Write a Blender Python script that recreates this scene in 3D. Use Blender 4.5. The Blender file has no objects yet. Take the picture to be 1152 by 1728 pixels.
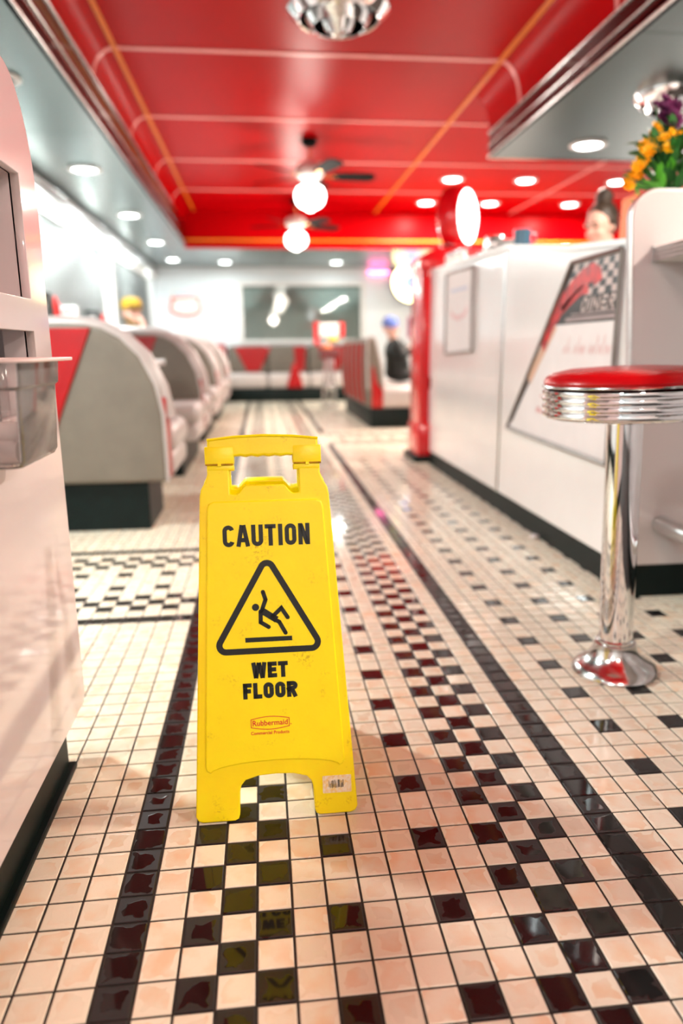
import bpy, bmesh, math, random
from mathutils import Vector, Matrix
random.seed(7)
P = 0.0515                      # tile pitch in metres; world origin at the corner of a floor tile
sc = bpy.context.scene
COL = sc.collection

# ------------------------------------------------------------------ camera
F_PX, PITCH, YAW, ROLL = 1202.39, 0.2244, 0.1073, -0.0090
CAM = Vector((4.6335*P, -16.3261*P, 15.4876*P))
fwd = Vector((math.sin(YAW)*math.cos(PITCH), math.cos(YAW)*math.cos(PITCH), -math.sin(PITCH)))
rgt = Vector((math.cos(YAW), -math.sin(YAW), 0))
upv = rgt.cross(fwd)
r_ = rgt*math.cos(ROLL)+upv*math.sin(ROLL)
u_ = -rgt*math.sin(ROLL)+upv*math.cos(ROLL)
cam_data = bpy.data.cameras.new('camera')
cam = bpy.data.objects.new('camera', cam_data)
COL.objects.link(cam)
cam.matrix_world = Matrix(((r_.x, u_.x, -fwd.x, CAM.x), (r_.y, u_.y, -fwd.y, CAM.y), (r_.z, u_.z, -fwd.z, CAM.z), (0, 0, 0, 1)))
cam_data.sensor_fit = 'VERTICAL'
cam_data.sensor_height = 36.0
cam_data.lens = 36.0*F_PX/1728.0
cam_data.clip_start = 0.02
cam_data.dof.use_dof = True
cam_data.dof.focus_distance = 1.16
cam_data.dof.aperture_fstop = 1.7
cam_data.dof.aperture_blades = 0
sc.camera = cam

# ------------------------------------------------------------------ world, exposure
w = bpy.data.worlds.new('world'); sc.world = w
w.use_nodes = True
w.node_tree.nodes['Background'].inputs[0].default_value = (0.012, 0.02, 0.022, 1)
w.node_tree.nodes['Background'].inputs[1].default_value = 1.0
sc.view_settings.view_transform = 'Standard'
sc.view_settings.look = 'None'
sc.view_settings.gamma = 1.0
sc.view_settings.use_curve_mapping = False
sc.view_settings.exposure = 0.08
sc.cycles.max_bounces = 6; sc.cycles.diffuse_bounces = 3; sc.cycles.glossy_bounces = 3; sc.cycles.transparent_max_bounces = 8
sc.cycles.adaptive_threshold = 0.03; sc.cycles.caustics_reflective = False; sc.cycles.caustics_refractive = False
LAMP_SOFFIT = 48.0      # watts for each downlight
LAMP_CANOPY = 60.0
LAMP_RED = 60.0
LAMP_FAN = 16.0
COOL = (0.90, 1.0, 0.98)
WARM = (1.0, 0.88, 0.76)
SOFFIT_Y = (-2.28, -0.47, 1.34, 3.15, 4.96, 6.77, 8.58, 10.3)
Z1, Z2 = 2.10, 2.50
XL_EDGE, XR_EDGE = -0.67, 1.869
Y_BULK, Y_WALL, X_WALL, X_RIGHT, Y_BACK = 8.75, 11.3, -1.41, 5.2, -3.2

# ------------------------------------------------------------------ materials
MATS = {}
def mat(name, color, rough=0.5, metal=0.0, coat=0.0, noise=0.0, nscale=8.0, bump=0.0, bscale=60.0, spec=0.5, emit=None, estr=0.0, color2=None, rough2=None, dirt=None):
    if name in MATS: return MATS[name]
    m = bpy.data.materials.new(name); m.use_nodes = True
    nt = m.node_tree; b = nt.nodes['Principled BSDF']
    c = (*color, 1)
    b.inputs['Base Color'].default_value = c
    b.inputs['Roughness'].default_value = rough
    b.inputs['Metallic'].default_value = metal
    b.inputs['Specular IOR Level'].default_value = spec
    b.inputs['Coat Weight'].default_value = coat
    b.inputs['Coat Roughness'].default_value = 0.06
    tc = nt.nodes.new('ShaderNodeTexCoord')
    if noise or color2:
        n = nt.nodes.new('ShaderNodeTexNoise'); n.inputs['Scale'].default_value = nscale; n.inputs['Detail'].default_value = 5
        nt.links.new(tc.outputs['Object'], n.inputs['Vector'])
        r = nt.nodes.new('ShaderNodeValToRGB')
        c2 = (*(color2 or [x*(1-noise) for x in color]), 1)
        r.color_ramp.elements[0].position = 0.35; r.color_ramp.elements[0].color = c2
        r.color_ramp.elements[1].position = 0.65; r.color_ramp.elements[1].color = c
        nt.links.new(n.outputs['Fac'], r.inputs['Fac'])
        nt.links.new(r.outputs['Color'], b.inputs['Base Color'])
        if rough2 is not None:
            mr = nt.nodes.new('ShaderNodeMapRange'); mr.inputs['To Min'].default_value = rough; mr.inputs['To Max'].default_value = rough2
            nt.links.new(n.outputs['Fac'], mr.inputs['Value']); nt.links.new(mr.outputs['Result'], b.inputs['Roughness'])
    if dirt:
        d1 = nt.nodes.new('ShaderNodeTexNoise'); d1.inputs['Scale'].default_value = 26; d1.inputs['Detail'].default_value = 3
        d2 = nt.nodes.new('ShaderNodeTexNoise'); d2.inputs['Scale'].default_value = 260; d2.inputs['Detail'].default_value = 4
        for d in (d1, d2): nt.links.new(tc.outputs['Object'], d.inputs['Vector'])
        e1 = nt.nodes.new('ShaderNodeMapRange'); e1.inputs['From Min'].default_value = .58; e1.inputs['From Max'].default_value = .80; nt.links.new(d1.outputs['Fac'], e1.inputs['Value'])
        e2 = nt.nodes.new('ShaderNodeMapRange'); e2.inputs['From Min'].default_value = .48; e2.inputs['From Max'].default_value = .66; e2.inputs['To Max'].default_value = .75; nt.links.new(d2.outputs['Fac'], e2.inputs['Value'])
        mm = nt.nodes.new('ShaderNodeMath'); mm.operation = 'MULTIPLY'; nt.links.new(e1.outputs[0], mm.inputs[0]); nt.links.new(e2.outputs[0], mm.inputs[1])
        mx = nt.nodes.new('ShaderNodeMix'); mx.data_type = 'RGBA'; mx.inputs['B'].default_value = (*dirt, 1)
        src = b.inputs['Base Color'].links[0].from_socket
        nt.links.new(mm.outputs[0], mx.inputs['Factor']); nt.links.new(src, mx.inputs['A']); nt.links.new(mx.outputs['Result'], b.inputs['Base Color'])
    if bump:
        n2 = nt.nodes.new('ShaderNodeTexNoise'); n2.inputs['Scale'].default_value = bscale; n2.inputs['Detail'].default_value = 4
        nt.links.new(tc.outputs['Object'], n2.inputs['Vector'])
        bp = nt.nodes.new('ShaderNodeBump'); bp.inputs['Strength'].default_value = bump; bp.inputs['Distance'].default_value = 0.002
        nt.links.new(n2.outputs['Fac'], bp.inputs['Height']); nt.links.new(bp.outputs['Normal'], b.inputs['Normal'])
    if emit:
        b.inputs['Emission Color'].default_value = (*emit, 1); b.inputs['Emission Strength'].default_value = estr
    MATS[name] = m
    return m

def tile_mat(name, base, stain, dry, wet, dark):
    """glazed tile, wet film in the middle of each tile: glossy where wet, rougher where it has dried"""
    m = bpy.data.materials.new(name); m.use_nodes = True
    nt = m.node_tree; N = nt.nodes.new; Lk = nt.links.new
    b = nt.nodes['Principled BSDF']
    geo = N('ShaderNodeNewGeometry')
    div = N('ShaderNodeVectorMath'); div.operation = 'SCALE'; div.inputs['Scale'].default_value = 1/P
    Lk(geo.outputs['Position'], div.inputs[0])
    fl = N('ShaderNodeVectorMath'); fl.operation = 'FLOOR'; Lk(div.outputs[0], fl.inputs[0])
    fr = N('ShaderNodeVectorMath'); fr.operation = 'SUBTRACT'; Lk(div.outputs[0], fr.inputs[0]); Lk(fl.outputs[0], fr.inputs[1])
    ce = N('ShaderNodeVectorMath'); ce.operation = 'SUBTRACT'; ce.inputs[1].default_value = (.5, .5, 0); Lk(fr.outputs[0], ce.inputs[0])
    ab = N('ShaderNodeVectorMath'); ab.operation = 'ABSOLUTE'; Lk(ce.outputs[0], ab.inputs[0])
    sx = N('ShaderNodeSeparateXYZ'); Lk(ab.outputs[0], sx.inputs[0])
    mx = N('ShaderNodeMath'); mx.operation = 'MAXIMUM'; Lk(sx.outputs[0], mx.inputs[0]); Lk(sx.outputs[1], mx.inputs[1])
    wn = N('ShaderNodeTexWhiteNoise'); wn.noise_dimensions = '2D'; Lk(fl.outputs[0], wn.inputs['Vector'])
    nz = N('ShaderNodeTexNoise'); nz.inputs['Scale'].default_value = 38; nz.inputs['Detail'].default_value = 1.2; nz.inputs['Distortion'].default_value = 0.5
    Lk(geo.outputs['Position'], nz.inputs['Vector'])
    # wet = radius(tile) + noise - distance
    a1 = N('ShaderNodeMath'); a1.operation = 'MULTIPLY_ADD'; a1.inputs[1].default_value = 0.55; a1.inputs[2].default_value = -0.02; Lk(nz.outputs['Fac'], a1.inputs[0])
    a2 = N('ShaderNodeMath'); a2.operation = 'MULTIPLY_ADD'; a2.inputs[1].default_value = 0.22; Lk(wn.outputs['Value'], a2.inputs[0]); Lk(a1.outputs[0], a2.inputs[2])
    a3 = N('ShaderNodeMath'); a3.operation = 'SUBTRACT'; Lk(a2.outputs[0], a3.inputs[0]); Lk(mx.outputs[0], a3.inputs[1])
    ms = N('ShaderNodeMapRange'); ms.interpolation_type = 'SMOOTHSTEP'; ms.inputs['From Min'].default_value = 0.0; ms.inputs['From Max'].default_value = 0.035
    Lk(a3.outputs[0], ms.inputs['Value'])
    mr = N('ShaderNodeMapRange'); mr.inputs['To Min'].default_value = dry; mr.inputs['To Max'].default_value = wet
    Lk(ms.outputs[0], mr.inputs['Value']); Lk(mr.outputs[0], b.inputs['Roughness'])
    # colour: speckle, per-tile tone, faint stain where the film stands
    n2 = N('ShaderNodeTexNoise'); n2.inputs['Scale'].default_value = 900; n2.inputs['Detail'].default_value = 2; Lk(geo.outputs['Position'], n2.inputs['Vector'])
    sp = N('ShaderNodeMapRange'); sp.inputs['From Min'].default_value = .60; sp.inputs['From Max'].default_value = .75; sp.inputs['To Max'].default_value = 0.45
    Lk(n2.outputs['Fac'], sp.inputs['Value'])
    n3 = N('ShaderNodeTexNoise'); n3.inputs['Scale'].default_value = 17; n3.inputs['Detail'].default_value = 3; Lk(geo.outputs['Position'], n3.inputs['Vector'])
    s3 = N('ShaderNodeMapRange'); s3.inputs['From Min'].default_value = .45; s3.inputs['From Max'].default_value = .68; Lk(n3.outputs['Fac'], s3.inputs['Value'])
    sm = N('ShaderNodeMath'); sm.operation = 'MULTIPLY'; Lk(ms.outputs[0], sm.inputs[0]); Lk(s3.outputs[0], sm.inputs[1])
    k1 = N('ShaderNodeMix'); k1.data_type = 'RGBA'; k1.inputs['A'].default_value = (*base, 1); k1.inputs['B'].default_value = (*stain, 1)
    Lk(sm.outputs[0], k1.inputs['Factor'])
    k2 = N('ShaderNodeMix'); k2.data_type = 'RGBA'; k2.inputs['B'].default_value = (*dark, 1)
    Lk(sp.outputs[0], k2.inputs['Factor']); Lk(k1.outputs['Result'], k2.inputs['A'])
    hs = N('ShaderNodeHueSaturation'); vv = N('ShaderNodeMapRange'); vv.inputs['To Min'].default_value = 0.9; vv.inputs['To Max'].default_value = 1.06
    Lk(wn.outputs['Value'], vv.inputs['Value']); Lk(vv.outputs[0], hs.inputs['Value']); Lk(k2.outputs['Result'], hs.inputs['Color'])
    Lk(hs.outputs['Color'], b.inputs['Base Color'])
    b.inputs['Specular IOR Level'].default_value = 0.6
    bp = N('ShaderNodeBump'); bp.inputs['Strength'].default_value = 0.12; bp.inputs['Distance'].default_value = 0.001
    Lk(ms.outputs[0], bp.inputs['Height']); Lk(bp.outputs['Normal'], b.inputs['Normal'])
    MATS[name] = m
    return m

def glass_mat(name, tint, gloss=0.04, body=None, bodyfac=0.0):
    m = bpy.data.materials.new(name); m.use_nodes = True
    nt = m.node_tree; nt.nodes.remove(nt.nodes['Principled BSDF']); N = nt.nodes.new; Lk = nt.links.new
    out = nt.nodes['Material Output']
    tr = N('ShaderNodeBsdfTransparent'); tr.inputs['Color'].default_value = (*tint, 1)
    gl = N('ShaderNodeBsdfGlossy'); gl.inputs['Roughness'].default_value = gloss
    fr = N('ShaderNodeFresnel'); fr.inputs['IOR'].default_value = 1.5
    mx = N('ShaderNodeMixShader'); Lk(fr.outputs[0], mx.inputs[0]); Lk(tr.outputs[0], mx.inputs[1]); Lk(gl.outputs[0], mx.inputs[2])
    last = mx
    if body:
        df = N('ShaderNodeBsdfDiffuse'); df.inputs['Color'].default_value = (*body, 1)
        tc = N('ShaderNodeTexCoord'); nz = N('ShaderNodeTexNoise'); nz.inputs['Scale'].default_value = 30; Lk(tc.outputs['Object'], nz.inputs['Vector'])
        mr = N('ShaderNodeMapRange'); mr.inputs['To Min'].default_value = bodyfac*0.5; mr.inputs['To Max'].default_value = bodyfac*1.5; Lk(nz.outputs['Fac'], mr.inputs['Value'])
        m2 = N('ShaderNodeMixShader'); Lk(mr.outputs[0], m2.inputs[0]); Lk(mx.outputs[0], m2.inputs[1]); Lk(df.outputs[0], m2.inputs[2]); last = m2
    Lk(last.outputs[0], out.inputs['Surface'])
    MATS[name] = m
    return m

TILE_W = tile_mat('cream_tile', (0.86, 0.78, 0.62), (0.84, 0.62, 0.42), 0.34, 0.10, (0.60, 0.47, 0.34))
TILE_B = tile_mat('black_tile', (0.012, 0.011, 0.011), (0.006, 0.006, 0.006), 0.42, 0.05, (0.03, 0.025, 0.022))
GROUT = mat('grout', (0.030, 0.022, 0.018), 0.8, noise=0.5, nscale=90, bump=0.4, bscale=300)
YELLOW = mat('yellow_plastic', (1.0, 0.86, 0.0), 0.38, dirt=(.42, .22, .0), color2=(1.0, 0.80, 0.0), nscale=14, bump=0.08, bscale=240)
YELLOW2 = mat('yellow_plastic_worn', (1.0, 0.88, 0.0), 0.40, dirt=(.5, .28, .0), color2=(1.0, 0.84, 0.0), nscale=22, bump=0.10, bscale=200)
INK = mat('black_ink', (0.006, 0.011, 0.011), 0.45, noise=0.3, nscale=200)
REDINK = mat('red_ink', (0.75, 0.02, 0.02), 0.45, noise=0.1)
STICK = mat('sticker_paper', (0.85, 0.62, 0.22), 0.6, color2=(0.9, 0.85, 0.72), nscale=160)
CHROME = mat('chrome', (0.86, 0.86, 0.87), 0.05, 1.0, noise=0.05, nscale=30)
CHROME2 = mat('worn_chrome', (0.72, 0.70, 0.69), 0.16, 1.0, noise=0.25, nscale=40)
DCHROME = mat('dark_chrome', (0.09, 0.10, 0.10), 0.10, 1.0, noise=0.2, nscale=10)
BRUSHED = mat('brushed_steel', (0.70, 0.70, 0.70), 0.30, 1.0, noise=0.1, nscale=40)
REDVIN = mat('red_vinyl', (0.38, 0.002, 0.004), 0.26, spec=0.4, noise=0.15, nscale=12, bump=0.1, bscale=300)
GREYVIN = mat('grey_vinyl', (0.155, 0.128, 0.098), 0.5, noise=0.12, nscale=10, bump=0.15, bscale=320)
PALEVIN = mat('pale_grey_vinyl', (0.46, 0.41, 0.39), 0.33, noise=0.08, nscale=10, bump=0.12, bscale=320)
BLACK = mat('black_kick', (0.002, 0.008, 0.007), 0.45, spec=0.2, noise=0.3, nscale=20)
WHITEL = mat('white_laminate', (0.60, 0.53, 0.52), 0.10, coat=0.4, noise=0.03, nscale=5)
WHITEC = mat('cream_laminate', (0.92, 0.85, 0.82), 0.16, coat=0.3, noise=0.03, nscale=5)
PINKL = mat('pinkish_laminate', (0.72, 0.62, 0.63), 0.10, coat=0.4, noise=0.03, nscale=6)
REDCEIL = mat('red_ceiling_laminate', (0.52, 0.000, 0.0025), 0.32, spec=0.05, noise=0.08, nscale=1.5)
RIB = mat('ceiling_rib', (1.0, 0.42, 0.40), 0.35, noise=0.1)
ORANGE = mat('orange_trim', (0.95, 0.28, 0.02), 0.3, noise=0.1)
SOFFIT = mat('soffit_panel', (0.19, 0.25, 0.25), 0.26, 0.8, noise=0.06, nscale=2)
WALLW = mat('white_wall', (0.82, 0.87, 0.90), 0.5, noise=0.04, nscale=4)
WALLP = mat('grey_wall', (0.55, 0.53, 0.52), 0.6, noise=0.05, nscale=4)
LAMPW = mat('lamp_lens', (1, 1, 1), 0.4, emit=(0.93, 1.0, 0.99), estr=14.0, noise=0.02)
GLOBE = mat('lamp_globe', (1, 1, 1), 0.3, emit=(1.0, 0.95, 0.88), estr=8.0, noise=0.02)
SIGNLIT = mat('lit_globe_face', (1, 1, 1), 0.3, emit=(1.0, 1.0, 1.0), estr=5.0, noise=0.02)
BLADE = mat('dark_fan_blade', (0.004, 0.007, 0.007), 0.75, spec=0.15, noise=0.3, nscale=25)
WHITEP = mat('white_enamel', (0.85, 0.83, 0.80), 0.25, noise=0.04)
REDP = mat('red_enamel', (0.75, 0.004, 0.010), 0.2, coat=0.4, noise=0.06)
SLAT = mat('blind_slat', (0.16, 0.175, 0.17), 0.45, noise=0.06)
CLEAR = glass_mat('clear_plastic', (0.985, 0.96, 0.955), 0.10, (1.0, 0.93, 0.91), 0.11)
PANE = glass_mat('window_glass', (0.94, 0.97, 0.96), 0.02)
SKIN = mat('skin', (0.78, 0.46, 0.36), 0.5, noise=0.08, nscale=30)
LEAFM = mat('leaf_green', (0.02, 0.16, 0.015), 0.5, color2=(0.008, 0.07, 0.01), nscale=30)
LEAFL = mat('light_leaf_green', (0.10, 0.45, 0.02), 0.5, noise=0.3, nscale=30)
PETO = mat('orange_petal', (0.98, 0.34, 0.0), 0.55, color2=(0.98, 0.50, 0.0), nscale=20)
PETP = mat('purple_petal', (0.16, 0.01, 0.10), 0.6, color2=(0.06, 0.004, 0.04), nscale=40)
PAPER = mat('white_paper', (0.88, 0.80, 0.78), 0.55, noise=0.05)

# ------------------------------------------------------------------ mesh helpers
class MB:
    """collects shapes, builds ONE mesh object"""
    def __init__(s): s.bm = bmesh.new()
    def box(s, x0, x1, y0, y1, z0, z1, bev=0.0, seg=2, M=None):
        b2 = bmesh.new()
        r = bmesh.ops.create_cube(b2, size=1.0)
        for v in b2.verts:
            v.co = Vector(((x0+x1)/2+v.co.x*(x1-x0), (y0+y1)/2+v.co.y*(y1-y0), (z0+z1)/2+v.co.z*(z1-z0)))
        if bev: bmesh.ops.bevel(b2, geom=list(b2.edges), offset=bev, segments=seg, affect='EDGES', profile=0.5)
        return s._merge(b2, M)
    def _merge(s, b2, M=None):
        if M is not None: b2.transform(M)
        me = bpy.data.meshes.new('tmp'); b2.to_mesh(me); b2.free()
        s.bm.from_mesh(me); bpy.data.meshes.remove(me)
        return s
    def mesh(s, me, M=None):
        b2 = bmesh.new(); b2.from_mesh(me); bpy.data.meshes.remove(me)
        return s._merge(b2, M)
    def lathe(s, prof, seg=24, M=None, cx=0, cy=0):
        b2 = bmesh.new(); rings = []
        for (r, z) in prof:
            if r < 1e-6: rings.append([b2.verts.new((cx, cy, z))])
            else: rings.append([b2.verts.new((cx+r*math.cos(2*math.pi*k/seg), cy+r*math.sin(2*math.pi*k/seg), z)) for k in range(seg)])
        for a, b in zip(rings, rings[1:]):
            if len(a) == 1 and len(b) == 1: continue
            for k in range(seg):
                k2 = (k+1) % seg
                if len(a) == 1: b2.faces.new((a[0], b[k2], b[k]))
                elif len(b) == 1: b2.faces.new((a[k], a[k2], b[0]))
                else: b2.faces.new((a[k], a[k2], b[k2], b[k]))
        bmesh.ops.recalc_face_normals(b2, faces=b2.faces)
        return s._merge(b2, M)
    def tube(s, pts, rad, seg=10, closed=False, caps=True, M=None):
        b2 = bmesh.new(); pts = [Vector(p) for p in pts]; n = len(pts); rings = []
        rads = rad if isinstance(rad, (list, tuple)) else [rad]*n
        prev = None
        for i, p in enumerate(pts):
            if closed: t = (pts[(i+1) % n]-pts[i-1])
            else: t = pts[min(i+1, n-1)]-pts[max(i-1, 0)]
            t.normalize()
            if prev is None:
                a = Vector((0, 0, 1)) if abs(t.z) < 0.9 else Vector((1, 0, 0))
                nx = t.cross(a).normalized()
            else: nx = (prev-t*prev.dot(t)).normalized()
            prev = nx; ny = t.cross(nx)
            rings.append([b2.verts.new(p+(nx*math.cos(2*math.pi*k/seg)+ny*math.sin(2*math.pi*k/seg))*rads[i]) for k in range(seg)])
        m = n if closed else n-1
        for i in range(m):
            a, b = rings[i], rings[(i+1) % n]
            for k in range(seg):
                b2.faces.new((a[k], a[(k+1) % seg], b[(k+1) % seg], b[k]))
        if caps and not closed:
            b2.faces.new(rings[0][::-1]); b2.faces.new(rings[-1])
        bmesh.ops.recalc_face_normals(b2, faces=b2.faces)
        return s._merge(b2, M)
    def ball(s, c, r, sc_=(1, 1, 1), seg=16, M=None):
        b2 = bmesh.new(); bmesh.ops.create_uvsphere(b2, u_segments=seg, v_segments=max(6, seg//2), radius=r)
        for v in b2.verts: v.co = Vector((c[0]+v.co.x*sc_[0], c[1]+v.co.y*sc_[1], c[2]+v.co.z*sc_[2]))
        return s._merge(b2, M)
    def prism(s, poly, axis, a0, a1, bev=0.0, seg=2):
        """poly in the plane normal to axis: x->(y,z), y->(x,z), z->(x,y)"""
        b2 = bmesh.new()
        def P3(q, a):
            return {'x': (a, q[0], q[1]), 'y': (q[0], a, q[1]), 'z': (q[0], q[1], a)}[axis]
        A = [b2.verts.new(P3(q, a0)) for q in poly]; B = [b2.verts.new(P3(q, a1)) for q in poly]
        n = len(poly)
        b2.faces.new(A); b2.faces.new(B[::-1])
        caps = set(e for f in b2.faces for e in f.edges)
        for i in range(n): b2.faces.new((A[i], B[i], B[(i+1) % n], A[(i+1) % n]))
        bmesh.ops.recalc_face_normals(b2, faces=b2.faces)
        if bev: bmesh.ops.bevel(b2, geom=list(caps), offset=bev, segments=seg, affect='EDGES', profile=0.5)
        return s._merge(b2)
    def quads(s, verts, faces, M=None):
        b2 = bmesh.new(); V = [b2.verts.new(v) for v in verts]
        for f in faces:
            try: b2.faces.new([V[i] for i in f])
            except ValueError: pass
        return s._merge(b2, M)
    def build(s, name, m, parent=None, smooth=None, M=None, loc=None):
        if M is not None: s.bm.transform(M)
        me = bpy.data.meshes.new(name); s.bm.to_mesh(me); s.bm.free()
        return link(name, me, m, parent, smooth, loc)

def link(name, me, m, parent=None, smooth=None, loc=None):
    if m is not None and not me.materials: me.materials.append(m)
    if smooth is not None:
        for p in me.polygons: p.use_smooth = True
        if smooth < 3.1: me.set_sharp_from_angle(angle=smooth)
    o = bpy.data.objects.new(name, me); COL.objects.link(o)
    if parent is not None: o.parent = parent
    if loc is not None: o.location = loc
    return o
SM = 0.7
def tag(o, label=None, cat=None, group=None, kind=None):
    if label: o['label'] = label
    if cat: o['category'] = cat
    if group: o['group'] = group
    if kind: o['kind'] = kind
    return o
def thing(name, label, cat, loc=(0, 0, 0), rz=0.0, group=None):
    o = bpy.data.objects.new(name, None); COL.objects.link(o); o.empty_display_size = 0.1
    o.location = loc; o.rotation_euler = (0, 0, rz)
    return tag(o, label, cat, group)
def struct(o): o['kind'] = 'structure'; return o
def sempty(name, loc=(0, 0, 0)):
    o = bpy.data.objects.new(name, None); COL.objects.link(o); o.location = loc; o['kind'] = 'structure'; return o
def copy_tree(o, parent=None):
    c = o.copy(); COL.objects.link(c); c.parent = parent
    for ch in list(o.children): copy_tree(ch, c)
    return c
def arc(cx, cy, r, a0, a1, n=8, ry=None):
    ry = r if ry is None else ry
    return [(cx+r*math.cos(math.radians(a0+(a1-a0)*k/n)), cy+ry*math.sin(math.radians(a0+(a1-a0)*k/n))) for k in range(n+1)]
def shape2d(loops, depth, bevel=0.0, bres=2):
    """flat outline with holes -> solid mesh, thickness depth centred on z=0"""
    cu = bpy.data.curves.new('shape', 'CURVE'); cu.dimensions = '2D'; cu.fill_mode = 'BOTH'
    cu.extrude = max(depth/2-bevel, 0); cu.bevel_depth = bevel; cu.bevel_resolution = bres
    if bevel: cu.offset = -bevel
    for lp in loops:
        sp = cu.splines.new('POLY'); sp.points.add(len(lp)-1)
        for p, q in zip(sp.points, lp): p.co = (q[0], q[1], 0, 1)
        sp.use_cyclic_u = True
    ob = bpy.data.objects.new('shape', cu); COL.objects.link(ob)
    dg = bpy.context.evaluated_depsgraph_get()
    me = bpy.data.meshes.new_from_object(ob.evaluated_get(dg))
    bpy.data.objects.remove(ob); bpy.data.curves.remove(cu)
    me.materials.clear()
    return me
def text_mesh(txt, box, offset=0.0, shear=0.0, space=1.0):
    cu = bpy.data.curves.new('txt', 'FONT'); cu.body = txt; cu.offset = offset; cu.shear = shear; cu.space_character = space; cu.resolution_u = 3
    ob = bpy.data.objects.new('txt', cu); COL.objects.link(ob)
    dg = bpy.context.evaluated_depsgraph_get()
    me = bpy.data.meshes.new_from_object(ob.evaluated_get(dg))
    bpy.data.objects.remove(ob); bpy.data.curves.remove(cu); me.materials.clear()
    xs = [v.co.x for v in me.vertices]; ys = [v.co.y for v in me.vertices]
    if not xs: return me
    u0, u1, v0, v1 = box
    for v in me.vertices:
        v.co = ((u0+(v.co.x-min(xs))/(max(xs)-min(xs))*(u1-u0)), (v0+(v.co.y-min(ys))/(max(ys)-min(ys))*(v1-v0)), 0)
    return me
def remesh(mb, voxel, smooth_it=6, disp=None):
    me = bpy.data.meshes.new('rm'); mb.bm.to_mesh(me); mb.bm.free()
    ob = bpy.data.objects.new('rm', me); COL.objects.link(ob)
    md = ob.modifiers.new('r', 'REMESH'); md.mode = 'VOXEL'; md.voxel_size = voxel
    s = ob.modifiers.new('s', 'SMOOTH'); s.iterations = smooth_it; s.factor = 0.5
    dg = bpy.context.evaluated_depsgraph_get()
    m2 = bpy.data.meshes.new_from_object(ob.evaluated_get(dg))
    bpy.data.objects.remove(ob); bpy.data.meshes.remove(me)
    return m2
def stroke(poly, w, closed=False):
    """thick polyline -> (verts2d, quad faces)"""
    n = len(poly); L_, R_ = [], []
    for i in range(n):
        p = Vector(poly[i])
        if closed: a, b = Vector(poly[i-1]), Vector(poly[(i+1) % n])
        else: a, b = Vector(poly[max(i-1, 0)]), Vector(poly[min(i+1, n-1)])
        d1 = (p-a).normalized() if (p-a).length > 1e-9 else (b-p).normalized()
        d2 = (b-p).normalized() if (b-p).length > 1e-9 else d1
        t = (d1+d2)
        t = t.normalized() if t.length > 1e-6 else d1
        nn = Vector((-t.y, t.x)); c = max(0.35, nn.dot(Vector((-d1.y, d1.x))))
        off = nn*(w/2/c)
        L_.append(p+off); R_.append(p-off)
    V = [(q.x, q.y, 0) for q in L_]+[(q.x, q.y, 0) for q in R_]
    m = n if closed else n-1
    return V, [(i, (i+1) % n, n+(i+1) % n, n+i) for i in range(m)]
# block capitals: strokes in a unit box, already inset; el() gives elliptical arcs
def el(cx, cy, rx, ry, a0, a1, n=14): return arc(cx, cy, rx, a0, a1, n, ry)
def glyph(ch, w, h, s):
    """stroke centre lines of a capital in a w x h box with stroke s"""
    a = s/2; x0, x1, y0, y1 = a, w-a, a, h-a; cx, cy = w/2, h/2; rr = min((x1-x0)/2, h*0.34)
    if ch == 'C': return [el(cx, y1-rr, (x1-x0)/2, rr, 12, 180)+el(cx, y0+rr, (x1-x0)/2, rr, 180, 348)]
    if ch == 'O': return [el(cx, y1-rr, (x1-x0)/2, rr, 0, 180)+el(cx, y0+rr, (x1-x0)/2, rr, 180, 360)+[(x1, y1-rr)]]
    if ch == 'U': return [[(x0, h), (x0, y0+rr)]+el(cx, y0+rr, (x1-x0)/2, rr, 180, 360)+[(x1, h)]]
    if ch == 'A': return [[(x0-a*.2, 0), (cx-s*.18, h)], [(x1+a*.2, 0), (cx+s*.18, h)], [(w*.24, h*.30), (w*.76, h*.30)]]
    if ch == 'T': return [[(0, y1), (w, y1)], [(cx, 0), (cx, y1)]]
    if ch == 'I': return [[(cx, 0), (cx, h)]]
    if ch == 'N': return [[(x0, 0), (x0, h)], [(x1, 0), (x1, h)], [(x0+a*.3, h-a*.6), (x1-a*.3, a*.6)]]
    if ch == 'W': return [[(a*.8, h), (w*.27, 0)], [(w*.27, 0), (cx, h*.98)], [(cx, h*.98), (w*.73, 0)], [(w*.73, 0), (w-a*.8, h)]]
    if ch == 'E': return [[(x0, 0), (x0, h)], [(0, y1), (w, y1)], [(0, cy+h*.01), (w*.93, cy+h*.01)], [(0, y0), (w, y0)]]
    if ch == 'F': return [[(x0, 0), (x0, h)], [(0, y1), (w, y1)], [(0, cy), (w*.9, cy)]]
    if ch == 'L': return [[(x0, 0), (x0, h)], [(0, y0), (w, y0)]]
    if ch == 'R': return [[(x0, 0), (x0, h)], [(0, y1), (w*.55, y1)]+el(w*.55, h*.72, x1-w*.55, y1-h*.72, 90, -90)+[(0, h*.44)], [(w*.5, h*.46), (x1, 0)]]
    if ch == 'D': return [[(x0, 0), (x0, h)], [(0, y1), (w*.45, y1)]+el(w*.45, cy, x1-w*.45, y1-cy, 90, -90)+[(0, y0)]]
    return []
def word(mb, txt, u0, u1, v0, v1, s, wid, gap, shear=0.0, M=None, wz=0.0):
    tot = sum(wid.get(c, 1.0) for c in txt); k = ((u1-u0)-gap*(len(txt)-1))/tot; x = u0
    for c in txt:
        wc = wid.get(c, 1.0)*k
        for pl in glyph(c, wc, v1-v0, s):
            V, Fc = stroke(pl, s)
            mb.quads([(x+a+shear*b, v0+b, wz) for a, b, _ in V], Fc, M)
        x += wc+gap

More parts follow.
